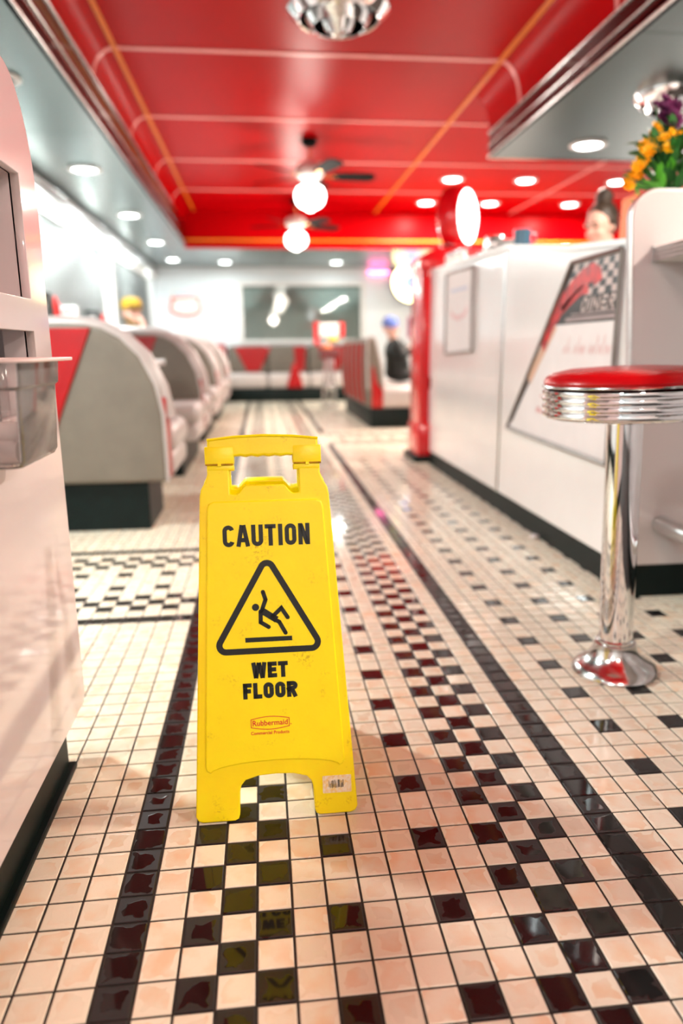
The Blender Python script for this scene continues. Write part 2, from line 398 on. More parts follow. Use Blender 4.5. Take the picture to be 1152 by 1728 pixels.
# ================================================================== FLOOR
fl_e = struct(MB().box(-1.6, X_RIGHT, Y_BACK, Y_WALL+.1, -0.06, -0.0022).build('floor', GROUT))
def tile_black(c, r):
    if 0 <= c <= 15:
        if c in (0, 15): return not (c == 15 and 103 <= r <= 116)
        if c in (2, 3, 4, 11, 12, 13): return (r+c) % 2 == 0
        if c in (6, 9): return r % 3 == 0
        return False
    if c < 0:
        k = r-24
        if k in (0, 15): return True
        if k in (2, 3, 4): return (c+r) % 2 == 0
        if k in (11, 12, 13): return (c+r) % 2 == 1
        if k in (6, 9): return c % 3 == 0
        return False
    if r > 84:
        k = r-102
        if k in (0, 15): return True
        if k in (2, 3, 4): return (c+r) % 2 == 0
        if k in (11, 12, 13): return (c+r) % 2 == 1
        if k in (6, 9): return c % 3 == 0
        return False
    return c >= 18 and c % 3 == 0 and r % 3 == 0 and c <= 27
def project(x, y, z):
    d = Vector((x, y, z))-CAM; zz = d.dot(fwd)
    if zz < 0.05: return None
    return 576+F_PX*d.dot(r_)/zz, 864-F_PX*d.dot(u_)/zz, zz
G = 0.0019   # half grout
def tile_verts(x, y):
    a, b, ch, zb = G, P-G, 0.0011, -0.004
    lo = [(x+a, y+a, zb), (x+b, y+a, zb), (x+b, y+b, zb), (x+a, y+b, zb)]
    m_ = [(x+a, y+a, -ch*.7), (x+b, y+a, -ch*.7), (x+b, y+b, -ch*.7), (x+a, y+b, -ch*.7)]
    hi = [(x+a+ch, y+a+ch, 0), (x+b-ch, y+a+ch, 0), (x+b-ch, y+b-ch, 0), (x+a+ch, y+b-ch, 0)]
    return lo+m_+hi
TF = [(8, 9, 10, 11)]+[(i, (i+1) % 4, 4+(i+1) % 4, 4+i) for i in range(4)]+[(4+i, 4+(i+1) % 4, 8+(i+1) % 4, 8+i) for i in range(4)]
cells = []
for r in range(-14, 219):
    for c in range(-28, 60):
        x, y = c*P, r*P
        if x < X_WALL or y+P > Y_WALL: continue
        if x > 1.42 and y < 4.6 and not y < 1.25: continue
        if x > 2.0 and y < 1.3: continue
        q = project(x+P/2, y+P/2, 0)
        vis = q is not None and -120 < q[0] < 1270 and q[1] < 1860
        if q is None or not (-500 < q[0] < 1700): 
            if y > 1.5 or q is not None: continue
        area = (P*F_PX/q[2])**2/q[2] if vis and not (c < -3 and r < 10) else 0
        cells.append((area, c, r))
cells.sort(reverse=True)
meshes = {}
for nm_, mm in (('w', TILE_W), ('b', TILE_B)):
    me = bpy.data.meshes.new('tile'); me.from_pydata(tile_verts(0, 0), [], TF); me.materials.append(mm); meshes[nm_] = me
for area, c, r in cells[:300]:
    o = bpy.data.objects.new('tile', meshes['b' if tile_black(c, r) else 'w'])
    o.location = (c*P, r*P, random.uniform(-.00025, .0001)); COL.objects.link(o); o.parent = fl_e
for blk, mm in ((False, TILE_W), (True, TILE_B)):
    V, Fc = [], []
    for area, c, r in cells[300:]:
        if tile_black(c, r) != blk: continue
        n = len(V); V += tile_verts(c*P, r*P); Fc += [tuple(n+i for i in f) for f in TF]
    me = bpy.data.meshes.new('tile_field'); me.from_pydata(V, [], Fc)
    o = link('tile_field', me, mm, fl_e); o['kind'] = 'stuff'

# ================================================================== ROOM SHELL
def sbox(name, m, *a, bev=0.0, parent=None):
    o = MB().box(*a, bev=bev).build(name, m, parent)
    if parent is None: struct(o)
    return o
sbox('wall_back', WALLP, -1.6, X_RIGHT+.1, Y_BACK-.1, Y_BACK, 0, 2.7)
sbox('wall_right', WALLW, X_RIGHT, X_RIGHT+.1, Y_BACK, Y_WALL, 0, 2.7)
# left wall: pieces around three windows
LW = [(1.9, 4.45), (4.6, 7.3), (7.75, 10.5)]
WZ0, WZ1 = 1.02, 1.885
wl = MB(); wl.box(X_WALL-.12, X_WALL, Y_BACK, Y_WALL, 0, WZ0)
wl.box(X_WALL-.12, X_WALL, Y_BACK, Y_WALL, WZ1, 2.7)
yy = [Y_BACK]+[v for p in LW for v in p]+[Y_WALL]
for i in range(0, len(yy), 2): wl.box(X_WALL-.12, X_WALL, yy[i], yy[i+1], WZ0, WZ1)
struct(wl.build('wall_left', WALLW))
FW = (-0.085, 1.945, 0.93, 1.86)
wf = MB(); wf.box(X_WALL-.1, X_RIGHT, Y_WALL, Y_WALL+.12, 0, FW[2]); wf.box(X_WALL-.1, X_RIGHT, Y_WALL, Y_WALL+.12, FW[3], 2.7)
wf.box(X_WALL-.1, FW[0], Y_WALL, Y_WALL+.12, FW[2], FW[3]); wf.box(FW[1], X_RIGHT, Y_WALL, Y_WALL+.12, FW[2], FW[3])
struct(wf.build('wall_far', WALLW))
slat_me = {}
def slat_mesh(length, along):
    k = (round(length, 3), along)
    if k not in slat_me:
        mb = MB(); h = 0.017
        M = Matrix.Rotation(math.radians(62), 4, 'X') if along == 'x' else Matrix.Rotation(math.radians(90), 4, 'Z') @ Matrix.Rotation(math.radians(62), 4, 'X')
        mb.prism([(-h, -.0015), (-h*.4, .0012), (h*.4, .0012), (h, -.0015), (h*.4, .0002), (-h*.4, .0002)], 'x', -length/2, length/2)
        mb.bm.transform(M)
        me = bpy.data.meshes.new('slat'); mb.bm.to_mesh(me); mb.bm.free(); me.materials.append(SLAT if along == 'y' else mat('pale_blind_slat', (.52, .60, .57), .45, noise=.06)); slat_me[k] = me
    return slat_me[k]
def window(n, axis, a0, a1, z0, z1, wall, sign):
    """sign: direction from wall into the room along the other axis"""
    e = sempty('window_%d' % n, ((a0+a1)/2, wall, z0) if axis == 'x' else (wall, (a0+a1)/2, z0))
    ln = a1-a0; hz = z1-z0; f_ = 0.05
    def bx(mb, p0, p1, q0, q1, h0, h1, bev=0.004):
        if axis == 'x': mb.box(p0, p1, min(q0*sign, q1*sign), max(q0*sign, q1*sign), h0, h1, bev)
        else: mb.box(min(q0*sign, q1*sign), max(q0*sign, q1*sign), p0, p1, h0, h1, bev)
    mb = MB()
    bx(mb, -ln/2-f_*.3, -ln/2+f_, -.10, .03, 0, hz); bx(mb, ln/2-f_, ln/2+f_*.3, -.10, .03, 0, hz)
    bx(mb, -ln/2-f_*.3, ln/2+f_*.3, -.10, .035, hz-f_, hz+.02); bx(mb, -ln/2-f_*.3, ln/2+f_*.3, -.10, .035, -.02, f_*.6)
    mb.build('window_frame', WHITEP, e)
    mb = MB(); bx(mb, -ln/2+f_, ln/2-f_, *((.000, .006) if axis == 'x' else (-.05, -.044)), f_*.6, hz-f_, 0); mb.build('pane', PANE, e)
    cnt = int((hz-f_*1.6)/0.0285)
    for k in range(cnt):
        o = bpy.data.objects.new('slat', slat_mesh(ln-2*f_-.02, axis)); COL.objects.link(o); o.parent = e
        z = f_*.6+.018+k*0.0285
        o.location = (0, -.035*sign, z) if axis == 'x' else (.016*sign, 0, z)
        if axis == 'x' and sign > 0: o.rotation_euler = (0, 0, math.pi)
        if axis == 'y' and sign < 0: o.rotation_euler = (0, 0, math.pi)
    mb = MB(); bx(mb, -ln/2+f_, ln/2-f_, -.095, -.09, f_*.6, hz-f_, 0); mb.build('night_backing', mat('night_dark', (0.03, 0.06, 0.06), 0.6, noise=.3), e)
    return e
for i, (a, b) in enumerate(LW): window(i+1, 'y', a, b, WZ0, WZ1, X_WALL, 1)
window(4, 'x', FW[0], FW[1], FW[2], FW[3], Y_WALL, -1)
# sill ledge and bright head trim along the left wall
struct(MB().box(X_WALL, X_WALL+.20, 1.5, 10.6, WZ0-.035, WZ0, bev=.006).build('trim_1', WHITEP))
hd = sempty('trim_2')
MB().box(X_WALL, X_WALL+.05, Y_BACK, Y_WALL, 1.90, 1.985, bev=.012).build('head_casing', WHITEP, hd)
MB().box(X_WALL, X_WALL+.035, Y_BACK, Y_WALL, 1.99, 2.045, bev=.006).build('steel_band', BRUSHED, hd)
MB().tube([(X_WALL+.03, Y_BACK, 2.07), (X_WALL+.03, Y_WALL, 2.07)], .026, 10).build('chrome_rail', CHROME2, hd, SM)
struct(MB().box(X_WALL, X_WALL+.015, Y_BACK, Y_WALL, 0, .1).build('baseboard_left', BLACK))

# ---- ceilings
# left soffit panels, one per bay
so = sempty('ceiling_left')
ys_ = [Y_BACK]+[SOFFIT_Y[i]+.905 for i in range(len(SOFFIT_Y)-1) if SOFFIT_Y[i]+.905 < Y_WALL]+[Y_WALL]
for a, b in zip(ys_, ys_[1:]):
    MB().box(X_WALL-.1, XL_EDGE+.002, a+.002, b-.002, Z1, Z1+.04, bev=.003).build('soffit_panel', SOFFIT, so)
MB().box(X_WALL-.1, XL_EDGE, Y_BACK, Y_WALL, Z1+.045, Z1+.06).build('soffit_backing', BLACK, so)
# far low ceiling
fc = sempty('ceiling_far')
for x0, x1 in ((XL_EDGE, .6), (.6, 1.9), (1.9, 3.2), (3.2, X_RIGHT)):
    MB().box(x0+.003, x1-.003, Y_BULK+.03, Y_WALL, Z1, Z1+.04, bev=.003).build('soffit_panel', SOFFIT, fc)
# chrome fascia, left edge
def fascia(name, x, y0, y1, z0, z1, sx):
    e = sempty(name)
    MB().box(min(x, x+sx*.02), max(x, x+sx*.02), y0, y1, z0, z1).build('fascia_sheet', DCHROME, e)
    for zc, rr in ((z0+.008, .009), (z0+(z1-z0)*.45, .006), (z1-.008, .007)):
        MB().tube([(x-sx*.004, y0, zc), (x-sx*.004, y1, zc)], rr, 10).build('fascia_bead', CHROME2, e, SM)
    return e
fascia('trim_3', XL_EDGE, Y_BACK, Y_BULK, Z1, 2.345, -1)
fascia('trim_4', XR_EDGE, Y_BACK, 4.45, Z1, 2.268, 1)
e = sempty('trim_5')
MB().box(XR_EDGE, X_RIGHT, 4.43, 4.45, Z1, 2.268).build('fascia_sheet', DCHROME, e)
MB().tube([(XR_EDGE, 4.454, Z1+.012), (X_RIGHT, 4.454, Z1+.012)], .016, 10).build('fascia_bead', CHROME2, e, SM)
# canopy over the counter
cn = sempty('ceiling_right')
for a, b in ((Y_BACK, -1.4), (-1.4, .5), (.5, 2.4), (2.4, 4.43)):
    MB().box(XR_EDGE, X_RIGHT, a+.002, b-.002, Z1, Z1+.04, bev=.003).build('canopy_panel', SOFFIT, cn)
# red ceiling: flat bays between ribs, coved sides
rc = sempty('ceiling')
ribs = [Y_BACK]+[3.85-1.24*k for k in range(5, -1, -1)]+[3.85+1.24*k for k in (1, 2, 3)]+[Y_BULK]
XO_L, XO_R = -0.54, 1.735
def cove(y0, y1, xa, za, xb, zb, name, m, th=.02, off=0.0, n=8):
    """quarter curve from (xa,za) low outer edge to (xb,zb) flat ceiling"""
    pts = [(xa+(xb-xa)*(1-math.cos(t)), za+(zb-za)*math.sin(t)) for t in [math.pi/2*k/n for k in range(n+1)]]
    V, Fc = [], []
    for (x, z) in pts:
        V += [(x, y0, z-off), (x, y1, z-off), (x, y1, z-off+th), (x, y0, z-off+th)]
    for i in range(n):
        a, b = 4*i, 4*i+4
        Fc += [(a, a+1, b+1, b), (a+3, a+2, b+2, b+3), (a, b, b+3, a+3), (a+1, b+1, b+2, a+2)]
    Fc += [(0, 1, 2, 3), (4*n, 4*n+1, 4*n+2, 4*n+3)]
    mb = MB(); mb.quads(V, Fc); bmesh.ops.recalc_face_normals(mb.bm, faces=mb.bm.faces)
    return mb.build(name, m, rc, SM)
for a, b in zip(ribs, ribs[1:]):
    MB().box(XO_L, XO_R, a, b, Z2, Z2+.03).build('ceiling_panel', REDCEIL, rc)
    cove(a, b, XL_EDGE, 2.345, XO_L, Z2, 'cove_panel', REDCEIL)
    if b <= 4.5 or a < 4.4:
        cove(a, min(b, 4.45), XR_EDGE, 2.268, XO_R, Z2, 'cove_panel', REDCEIL)
    if b > 4.5:
        MB().box(XO_R, X_RIGHT, max(a, 4.45), b, Z2, Z2+.03).build('ceiling_panel', REDCEIL, rc)
for y in ribs[1:-1]:
    MB().box(XO_L, XO_R if y < 4.45 else X_RIGHT, y-.019, y+.019, Z2-.008, Z2+.002, bev=.003).build('ceiling_rib', RIB, rc)
    cove(y-.019, y+.019, XL_EDGE, 2.345, XO_L, Z2, 'ceiling_rib', RIB, th=.01, off=.008)
    if y < 4.45: cove(y-.019, y+.019, XR_EDGE, 2.268, XO_R, Z2, 'ceiling_rib', RIB, th=.01, off=.008)
for x in (XO_L, XO_R):
    MB().box(x-.013, x+.013, Y_BACK, Y_BULK, Z2-.016, Z2+.002, bev=.004).build('ceiling_strip', ORANGE, rc)
MB().box(3.5-.013, 3.5+.013, 4.45, Y_BULK, Z2-.012, Z2+.002, bev=.004).build('ceiling_strip', RIB, rc)
bk = sempty('trim_6')
MB().box(XL_EDGE, X_RIGHT, Y_BULK, Y_BULK+.03, Z1-.03, Z2+.02).build('bulkhead_panel', REDCEIL, bk)
MB().box(XL_EDGE, X_RIGHT, Y_BULK-.02, Y_BULK+.0, Z1+.035, Z1+.06, bev=.004).build('bulkhead_strip', ORANGE, bk)
MB().box(XL_EDGE, X_RIGHT, Y_BULK-.03, Y_BULK+.04, Z1-.05, Z1-.02, bev=.004).build('bulkhead_lip', REDCEIL, bk)
MB().box(XL_EDGE-.5, X_RIGHT, 4.45, Y_BULK, Z2+.06, Z2+.08).build('ceiling_backing', BLACK, rc)
MB().box(XL_EDGE-.5, XR_EDGE+.5, Y_BACK, 4.5, Z2+.06, Z2+.08).build('ceiling_backing', BLACK, rc)

# ================================================================== DOWNLIGHTS
def lamp(name, loc, watts, size, color, parent=None):
    ld = bpy.data.lights.new(name, 'AREA'); ld.shape = 'DISK'; ld.size = size; ld.energy = watts; ld.color = color
    lo = bpy.data.objects.new(name, ld); COL.objects.link(lo); lo.location = loc
    if parent is not None: lo.parent = parent
    return lo
dl_me = None
def downlight(x, y, z, label, watts, color, group):
    t = thing('ceiling_light', label, 'light', (x, y, z), 0, group)
    global dl_me
    if dl_me is None:
        a = MB().lathe([(.085, 0.0), (.118, -.002), (.122, -.008), (.115, -.013), (.092, -.015), (.085, -.006), (.085, 0.0)], 28).build('trim_ring', WHITEP, t, SM)
        b = MB().lathe([(0, -.020), (.04, -.019), (.075, -.013), (.087, -.004), (.087, 0)], 28).build('lens', LAMPW, t, SM)
        dl_me = (a.data, b.data)
    else:
        for nm_, me in zip(('trim_ring', 'lens'), dl_me):
            if nm_ == 'lens' and not watts: me = me.copy(); me.materials.clear(); me.materials.append(mat('unlit_lens', (.03, .06, .06), .3, noise=.2))
            link(nm_, me, None, t)
    if watts: lamp('lamp', (0, 0, -.026), watts, .17, color, t)
    return t
ordl = ['nearest', 'second nearest', 'third', 'farthest']
for i, y in enumerate(SOFFIT_Y):
    if y > 4: lab = '%s round downlight of the row in the grey soffit over the left booths' % ordl[i-4]
    else: lab = ['round downlight in the soffit at the back wall behind the camera','round downlight in the soffit behind the camera position','round downlight in the grey soffit above the white tray station','unlit round downlight in the grey soffit above the nearest booth bench'][i]  # the first two are out of view, added to light the sign's front
    downlight(-1.0, y, Z1, lab, 0.0 if abs(y-3.15) < .01 else LAMP_SOFFIT*(.22 if y > 10 else .7 if y > 8 else 1.0), COOL, 'soffit downlights')
downlight(2.42, 4.06, Z1, 'round downlight at the far end of the grey canopy over the counter', LAMP_CANOPY, WARM, 'canopy downlights')
for y, ll in ((2.2, 'round downlight in the grey canopy above the bar divider'), (0.4, 'round downlight in the grey canopy above the bar beside the stool'), (-1.4, 'round downlight in the grey canopy behind the camera position')): downlight(2.42, y, Z1, ll, LAMP_CANOPY, WARM, 'canopy downlights')  # the last two are out of view, added for more light near the sign
for x, nx in ((2.25, 'left'), (3.03, 'middle'), (4.03, 'right')):
    for y, ny in ((6.9, 'near'), (8.1, 'far')):
        downlight(x, y, Z2, '%s downlight of the %s row in the red ceiling beyond the canopy' % (nx, ny), LAMP_RED, WARM, 'red ceiling downlights')
for x, nx in ((-0.26, 'left'), (1.42, 'right')):
    downlight(x, 10.55, Z1, '%s round downlight in the low ceiling before the far window' % nx, LAMP_SOFFIT*.26, COOL, 'far ceiling downlights')

# ================================================================== CEILING FANS
def ceiling_fan(y, a0, label, x=0.69, watts=LAMP_FAN):
    t = thing('ceiling_fan', label, 'fan', (x, y, Z2), 0, 'ceiling fans')
    MB().lathe([(0, 0), (.062, 0), (.07, -.02), (.055, -.05), (.02, -.065), (0, -.065)], 20).build('ceiling_mount', BLADE, t, SM)
    MB().tube([(0, 0, -.05), (0, 0, -.19)], .012, 10).build('downrod', mat('brass', (.75, .42, .18), .25, 1.0, noise=.1), t, SM)
    MB().lathe([(0, -.17), (.05, -.175), (.105, -.20), (.125, -.235), (.12, -.275), (.09, -.305), (.05, -.32), (0, -.32)], 24).build('motor_housing', WHITEP, t, SM)
    for k in range(5):
        ang = math.radians(a0+72*k)
        M = Matrix.Rotation(ang, 4, 'Z') @ Matrix.Translation((0, 0, -.283)) @ Matrix.Rotation(math.radians(-15), 4, 'X')
        pl = [(.20, -.05), (.30, -.062), (.50, -.066)]+arc(.50, 0, .062, -85, 85, 6)+[(.50, .066), (.30, .062), (.20, .05)]
        b = MB().mesh(shape2d([pl], .008, .0015, 1)).build('blade', BLADE, t, None, M)
        MB().box(.085, .23, -.014, .014, -.006, -.001, bev=.002).build('blade_iron', mat('brass', (.75, .42, .18), .25, 1.0), b, None, M)
    MB().lathe([(0, -.315), (.055, -.318), (.06, -.335), (.05, -.35), (0, -.35)], 20).build('lamp_fitter', WHITEP, t, SM)
    gl = [(.045, -.345), (.06, -.352), (.105, -.375), (.125, -.41), (.128, -.45), (.115, -.495), (.085, -.525), (.04, -.545), (.02, -.56), (0, -.562)]
    MB().lathe(gl, 28).build('globe', GLOBE, t, SM)
    ld = bpy.data.lights.new('globe_lamp', 'POINT'); ld.energy = watts; ld.shadow_soft_size = .13; ld.color = WARM
    lo = bpy.data.objects.new('globe_lamp', ld); COL.objects.link(lo); lo.parent = t; lo.location = (0, 0, -.72)
    return t
ceiling_fan(5.6, 2, 'nearer ceiling fan with white globe lamp and dark blades')
ceiling_fan(8.05, 20, 'farther ceiling fan with white globe lamp before the red bulkhead')
ceiling_fan(-1.9, 30, 'ceiling fan with white globe lamp behind the camera position', watts=60.0)  # added out of view, a stronger lamp to front-light sign, booth and divider
# round air diffusers
def diffuser(x, y, z, R, label):
    t = thing('air_diffuser', label, 'vent', (x, y, z), 0, 'round ceiling diffusers')
    for k, (ro, ri, d) in enumerate(((1.0, .80, .05), (.74, .52, .085), (.46, .20, .11))):
        MB().lathe([(R*ro, 0), (R*ro, -.006), (R*(ro*.55+ri*.45), -d*.55), (R*ri, -d), (R*ri*.96, -d+.004), (R*(ro*.5+ri*.5), -d*.5+.006), (R*ro*.96, 0)], 36).build('cone_ring', CHROME, t, SM)
    MB().lathe([(0, -.115), (R*.14, -.112), (R*.17, -.10), (R*.1, -.06), (0, -.05)], 24).build('centre_button', CHROME, t, SM)
    MB().lathe([(0, -.002), (R*.95, -.002), (R*.95, -.004), (0, -.004)], 30).build('duct_plate', BLADE, t)
    return t
diffuser(.69, 3.28, Z2, .265, 'round chrome air diffuser on the red ceiling at the top edge')
diffuser(2.42, 3.12, Z1, .17, 'chrome air diffuser under the grey canopy above the flowers')

# ================================================================== WET FLOOR SIGN
TH = 0.20
S_T = Vector((-.008, math.sin(TH), math.cos(TH))); S_N = Vector((0, -math.cos(TH), math.sin(TH)))
def smat(w=0.0, z0=0.0):
    return Matrix(((1, S_T.x, S_N.x, S_N.x*w), (0, S_T.y, S_N.y, S_N.y*w), (0, S_T.z, S_N.z, S_N.z*w+z0), (0, 0, 0, 1)))
sign = thing('wet_floor_sign', 'yellow folding plastic caution wet floor sign standing on the tiles', 'sign', (.241, 5.0*P, 0.003))
half = [(.128, 0), (.0735, 0), (.0675, .003), (.0650, .010), (.0635, .050), (.0605, .061), (.053, .0695), (.030, .0757), (0, .0772)]
half_r = [(.128, 0), (.136, .003), (.1403, .011), (.1107, .562), (.1085, .574), (.0995, .590), (.0965, .600), (.0965, .618), (.0600, .618), (.0595, .605), (.0595, .566), (.049, .565), (.044, .568), (.036, .578), (.0325, .5805)]
right = half[::-1]+half_r[1:]
outline = right+[(-u, v) for u, v in right[::-1]][:-1]
PT = .020
pm_ = shape2d([outline], PT, .0022, 2)
fp = MB().mesh(pm_).build('front_panel', YELLOW, sign, SM, smat(-PT/2))
# raised print field
em = [(-.0995, .540), (-.0965, .5495), (-.088, .5535), (.088, .5535), (.0965, .5495), (.0995, .540), (.1205, .098), (.1185, .090), (.111, .0855)]
em += [(.111*math.cos(math.pi*k/12), .0855+.0165*math.sin(math.pi*k/12)) for k in range(1, 12)]
em += [(-.111, .0855), (-.1185, .090), (-.1205, .098)]
field = MB().mesh(shape2d([em], .006, .0026, 3)).build('print_field', YELLOW2, fp, SM, smat(.0003))
PW = .0036
PM = smat(PW)
wid = {'I': .42, 'T': .95, 'L': .85, 'F': .85, 'E': .9, 'W': 1.4, 'A': 1.12, 'R': 1.05}
mb = MB(); word(mb, 'CAUTION', -.0745, .0745, .4752, .5122, .0073, wid, .0034); mb.build('caution_lettering', INK, fp, None, PM)
mb = MB(); word(mb, 'WET', -.0345, .0275, .2470, .2745, .0074, wid, .0022); mb.build('wet_lettering', INK, fp, None, PM)
mb = MB(); word(mb, 'FLOOR', -.0510, .0430, .2115, .2390, .0074, wid, .0024); mb.build('floor_lettering', INK, fp, None, PM)
# warning triangle with rounded corners
def rounded(tri, rads, n=8):
    out = []
    for i in range(len(tri)):
        p = Vector(tri[i]); a = (Vector(tri[i-1])-p).normalized(); b = (Vector(tri[(i+1) % len(tri)])-p).normalized()
        ang = a.angle(b); d = rads[i]/math.tan(ang/2); s0, s1 = p+a*d, p+b*d
        c = p+(a+b).normalized()*(rads[i]/math.sin(ang/2))
        v0, v1 = s0-c, s1-c; tot = v0.angle(v1); sg = 1 if v0.x*v1.y-v0.y*v1.x > 0 else -1
        for k in range(n+1):
            t = sg*tot*k/n
            out.append((c.x+v0.x*math.cos(t)-v0.y*math.sin(t), c.y+v0.x*math.sin(t)+v0.y*math.cos(t)))
    return out
tri = rounded([(-.0015, .4562), (-.0965, .2945), (.0895, .2945)], [.0105, .0115, .0115])
mb = MB(); V, Fc = stroke(tri, .0106, True); mb.quads(V, Fc); mb.build('warning_triangle', INK, fp, None, PM)
mb = MB()
off = .0034
for pl in ([(-.0135, .3958), (-.0096, .3825), (-.0160, .3655)], [(-.0187, .3625), (-.0193, .3436), (-.006, .3349)],
           [(.0005, .3519), (.0169, .3668), (.0272, .3502)], [(.0045, .3475), (.0124, .343), (.0226, .3236)]):
    pl = [(a+off, b) for a, b in pl]
    V, Fc = stroke(pl, .0072); mb.quads(V, Fc)
    for q in (pl[0], pl[1], pl[-1]):
        c = arc(q[0], q[1], .0036, 0, 337.5, 15); mb.quads([(a, b, 0) for a, b in c], [tuple(range(len(c)))])
V, Fc = stroke([(-.0170+off, .3640), (.0085+off, .3468)], .0115); mb.quads(V, Fc)
c = arc(-.0271+off, .3698, .0062, 0, 345, 23); mb.quads([(a, b, 0) for a, b in c], [tuple(range(24))])
V, Fc = stroke([(-.0435, .3138), (.0370, .3138)], .0080); mb.quads(V, Fc)
mb.build('slipping_figure', INK, fp, None, PM)
# maker's mark
lg = [(-.0395, .1755)]+[(-.0395+.0655*k/10, .1755+.0042*math.sin(math.pi*k/10)) for k in range(1, 10)]+[(.0260, .1755), (.0260, .1615)]+[(.0260-.0655*k/10, .1615-.0042*math.sin(math.pi*k/10)) for k in range(1, 10)]+[(-.0395, .1615)]
mb = MB(); V, Fc = stroke(lg, .0013, True); mb.quads(V, Fc); mb.build('logo_frame', REDINK, fp, None, PM)
MB().mesh(text_mesh('Rubbermaid', (-.0370, .0235, .1640, .1735), .016, 0, 1.0)).build('logo_lettering', REDINK, fp, None, PM)
MB().mesh(text_mesh('Commercial Products', (-.0405, .0255, .1487, .1545), .022, 0, 1.02)).build('maker_lettering', REDINK, fp, None, PM)
V, Fc = stroke(arc(.0288, .1645, .0011, 0, 330, 11), .0005, True)
mb = MB(); mb.quads(V, Fc); mb.build('registered_mark', REDINK, fp, None, PM)
# worn barcode sticker on the right foot
st = MB().mesh(shape2d([rounded([(.0800, .0370), (.1305, .0370), (.1305, .0675), (.0800, .0675)], [.002]*4, 3)], .0008)).build('sticker', STICK, fp, None, smat(.0004))
mb = MB(); x = .0905
while x < .1165:
    wd = random.choice((.0004, .0007, .0011)); lo = random.uniform(.0455, .0475); hi_ = random.uniform(.0575, .0600)
    if random.random() < .3: hi_ = random.uniform(.050, .055)
    mb.quads([(x, lo, 0), (x+wd, lo, 0), (x+wd, hi_, 0), (x, hi_, 0)], [(0, 1, 2, 3)])
    x += wd+random.choice((.0004, .0007, .001))
mb.build('barcode', INK, st, None, smat(.0011))
# handle and hinge blocks
hb = [(-.0945, .6600), (-.050, .6650), (0, .6668), (.050, .6650), (.0945, .6600), (.0955, .620), (.0500, .620), (.0500, .6305)]
hb += [(.0500-.0100*k, .6300+(.0012 if k % 2 else -.0006)) for k in range(1, 10)]+[(-.0500, .6305), (-.0500, .620), (-.0955, .620)]
hd_ = MB().mesh(shape2d([hb], .030, .004, 3)).build('handle', YELLOW, sign, SM, smat(-.0135))
mb = MB(); mb.tube([(-.0945, .6585, .0025), (-.05, .6632, .0025), (0, .6650, .0025), (.05, .6632, .0025), (.0945, .6585, .0025)], .0022, 8)
mb.build('handle_rib', YELLOW, hd_, SM)
bpy.data.objects['handle_rib'].data.transform(smat(0))
for s in (-1, 1):
    MB().box(min(s*.0505, s*.0995), max(s*.0505, s*.0995), .6165, .6475, -.030, .0005, bev=.002).build('hinge_block', YELLOW, sign, SM, smat(.0015))
    MB().box(min(s*.0505, s*.0965), max(s*.0505, s*.0965), .6060, .6160, -.026, .0, bev=.002).build('hinge_lug', YELLOW, sign, SM, smat(.0005))
    MB().tube([(s*.052, .6165, .0012), (s*.0985, .6165, .0012)], .0016, 8).build('hinge_pin', mat('dirty_yellow', (.55, .30, .0), .5, noise=.4, nscale=90), sign, SM, smat(.0004))
    MB().box(s*.075-.003, s*.075+.003, .6130, .6180, -.002, .0032, bev=.0008).build('hinge_tab', YELLOW, sign, None, smat(.0004))
# rear leaf, mirrored about the ridge
ridge = .6675*math.sin(TH)+.024
MR = Matrix.Translation((0, 2*ridge, 0)) @ Matrix.Diagonal((1, -1, 1, 1))
mb = MB().mesh(shape2d([outline], PT, .0022, 2)); mb.bm.transform(MR @ smat(-PT/2)); bmesh.ops.recalc_face_normals(mb.bm, faces=mb.bm.faces)
mb.build('rear_panel', YELLOW, sign, SM)
mb = MB().mesh(shape2d([em], .006, .0026, 3)); mb.bm.transform(MR @ smat(.0003)); bmesh.ops.recalc_face_normals(mb.bm, faces=mb.bm.faces)
mb.build('rear_print_field', YELLOW2, sign, SM)

# ================================================================== BAR STOOL
stl = thing('bar_stool', 'round chrome bar stool with red vinyl seat on a pedestal', 'stool', (1.100, .747, 0.0))
stl.rotation_euler = (0, math.radians(-2.0), 0)
MB().lathe([(.0, .0), (.100, .0), (.103, .006), (.100, .013), (.088, .022), (.070, .034), (.057, .050), (.050, .068), (.049, .078), (.044, .080), (0, .080)], 40).build('flared_base', CHROME2, stl, SM)
MB().lathe([(.0405, .060), (.0405, .665), (0, .665)], 40).build('post', CHROME, stl, SM)
MB().lathe([(.0415, .078), (.0445, .080), (.0445, .086), (.0412, .089)], 40).build('collar', CHROME2, stl, SM)
pr_ = [(0, .640), (.170, .640), (.180, .643)]
for k in range(4):
    z0 = .646+k*.0165
    pr_ += [(.1815, z0), (.1875, z0+.003), (.1885, z0+.0075), (.1875, z0+.0115), (.1815, z0+.0145)]
pr_ += [(.1805, .712), (.17, .714), (0, .714)]
MB().lathe(pr_, 64).build('ribbed_seat_band', CHROME, stl, SM)
MB().lathe([(0, .712), (.176, .712), (.184, .717), (.186, .725), (.181, .735), (.165, .744), (.13, .751), (.07, .7545), (0, .755)], 56).build('seat_cushion', REDVIN, stl, SM)
MB().tube([(.1855*math.cos(2*math.pi*k/56), .1855*math.sin(2*math.pi*k/56), .7155) for k in range(56)], .0035, 8, closed=True).build('seat_piping', CHROME2, stl, SM)

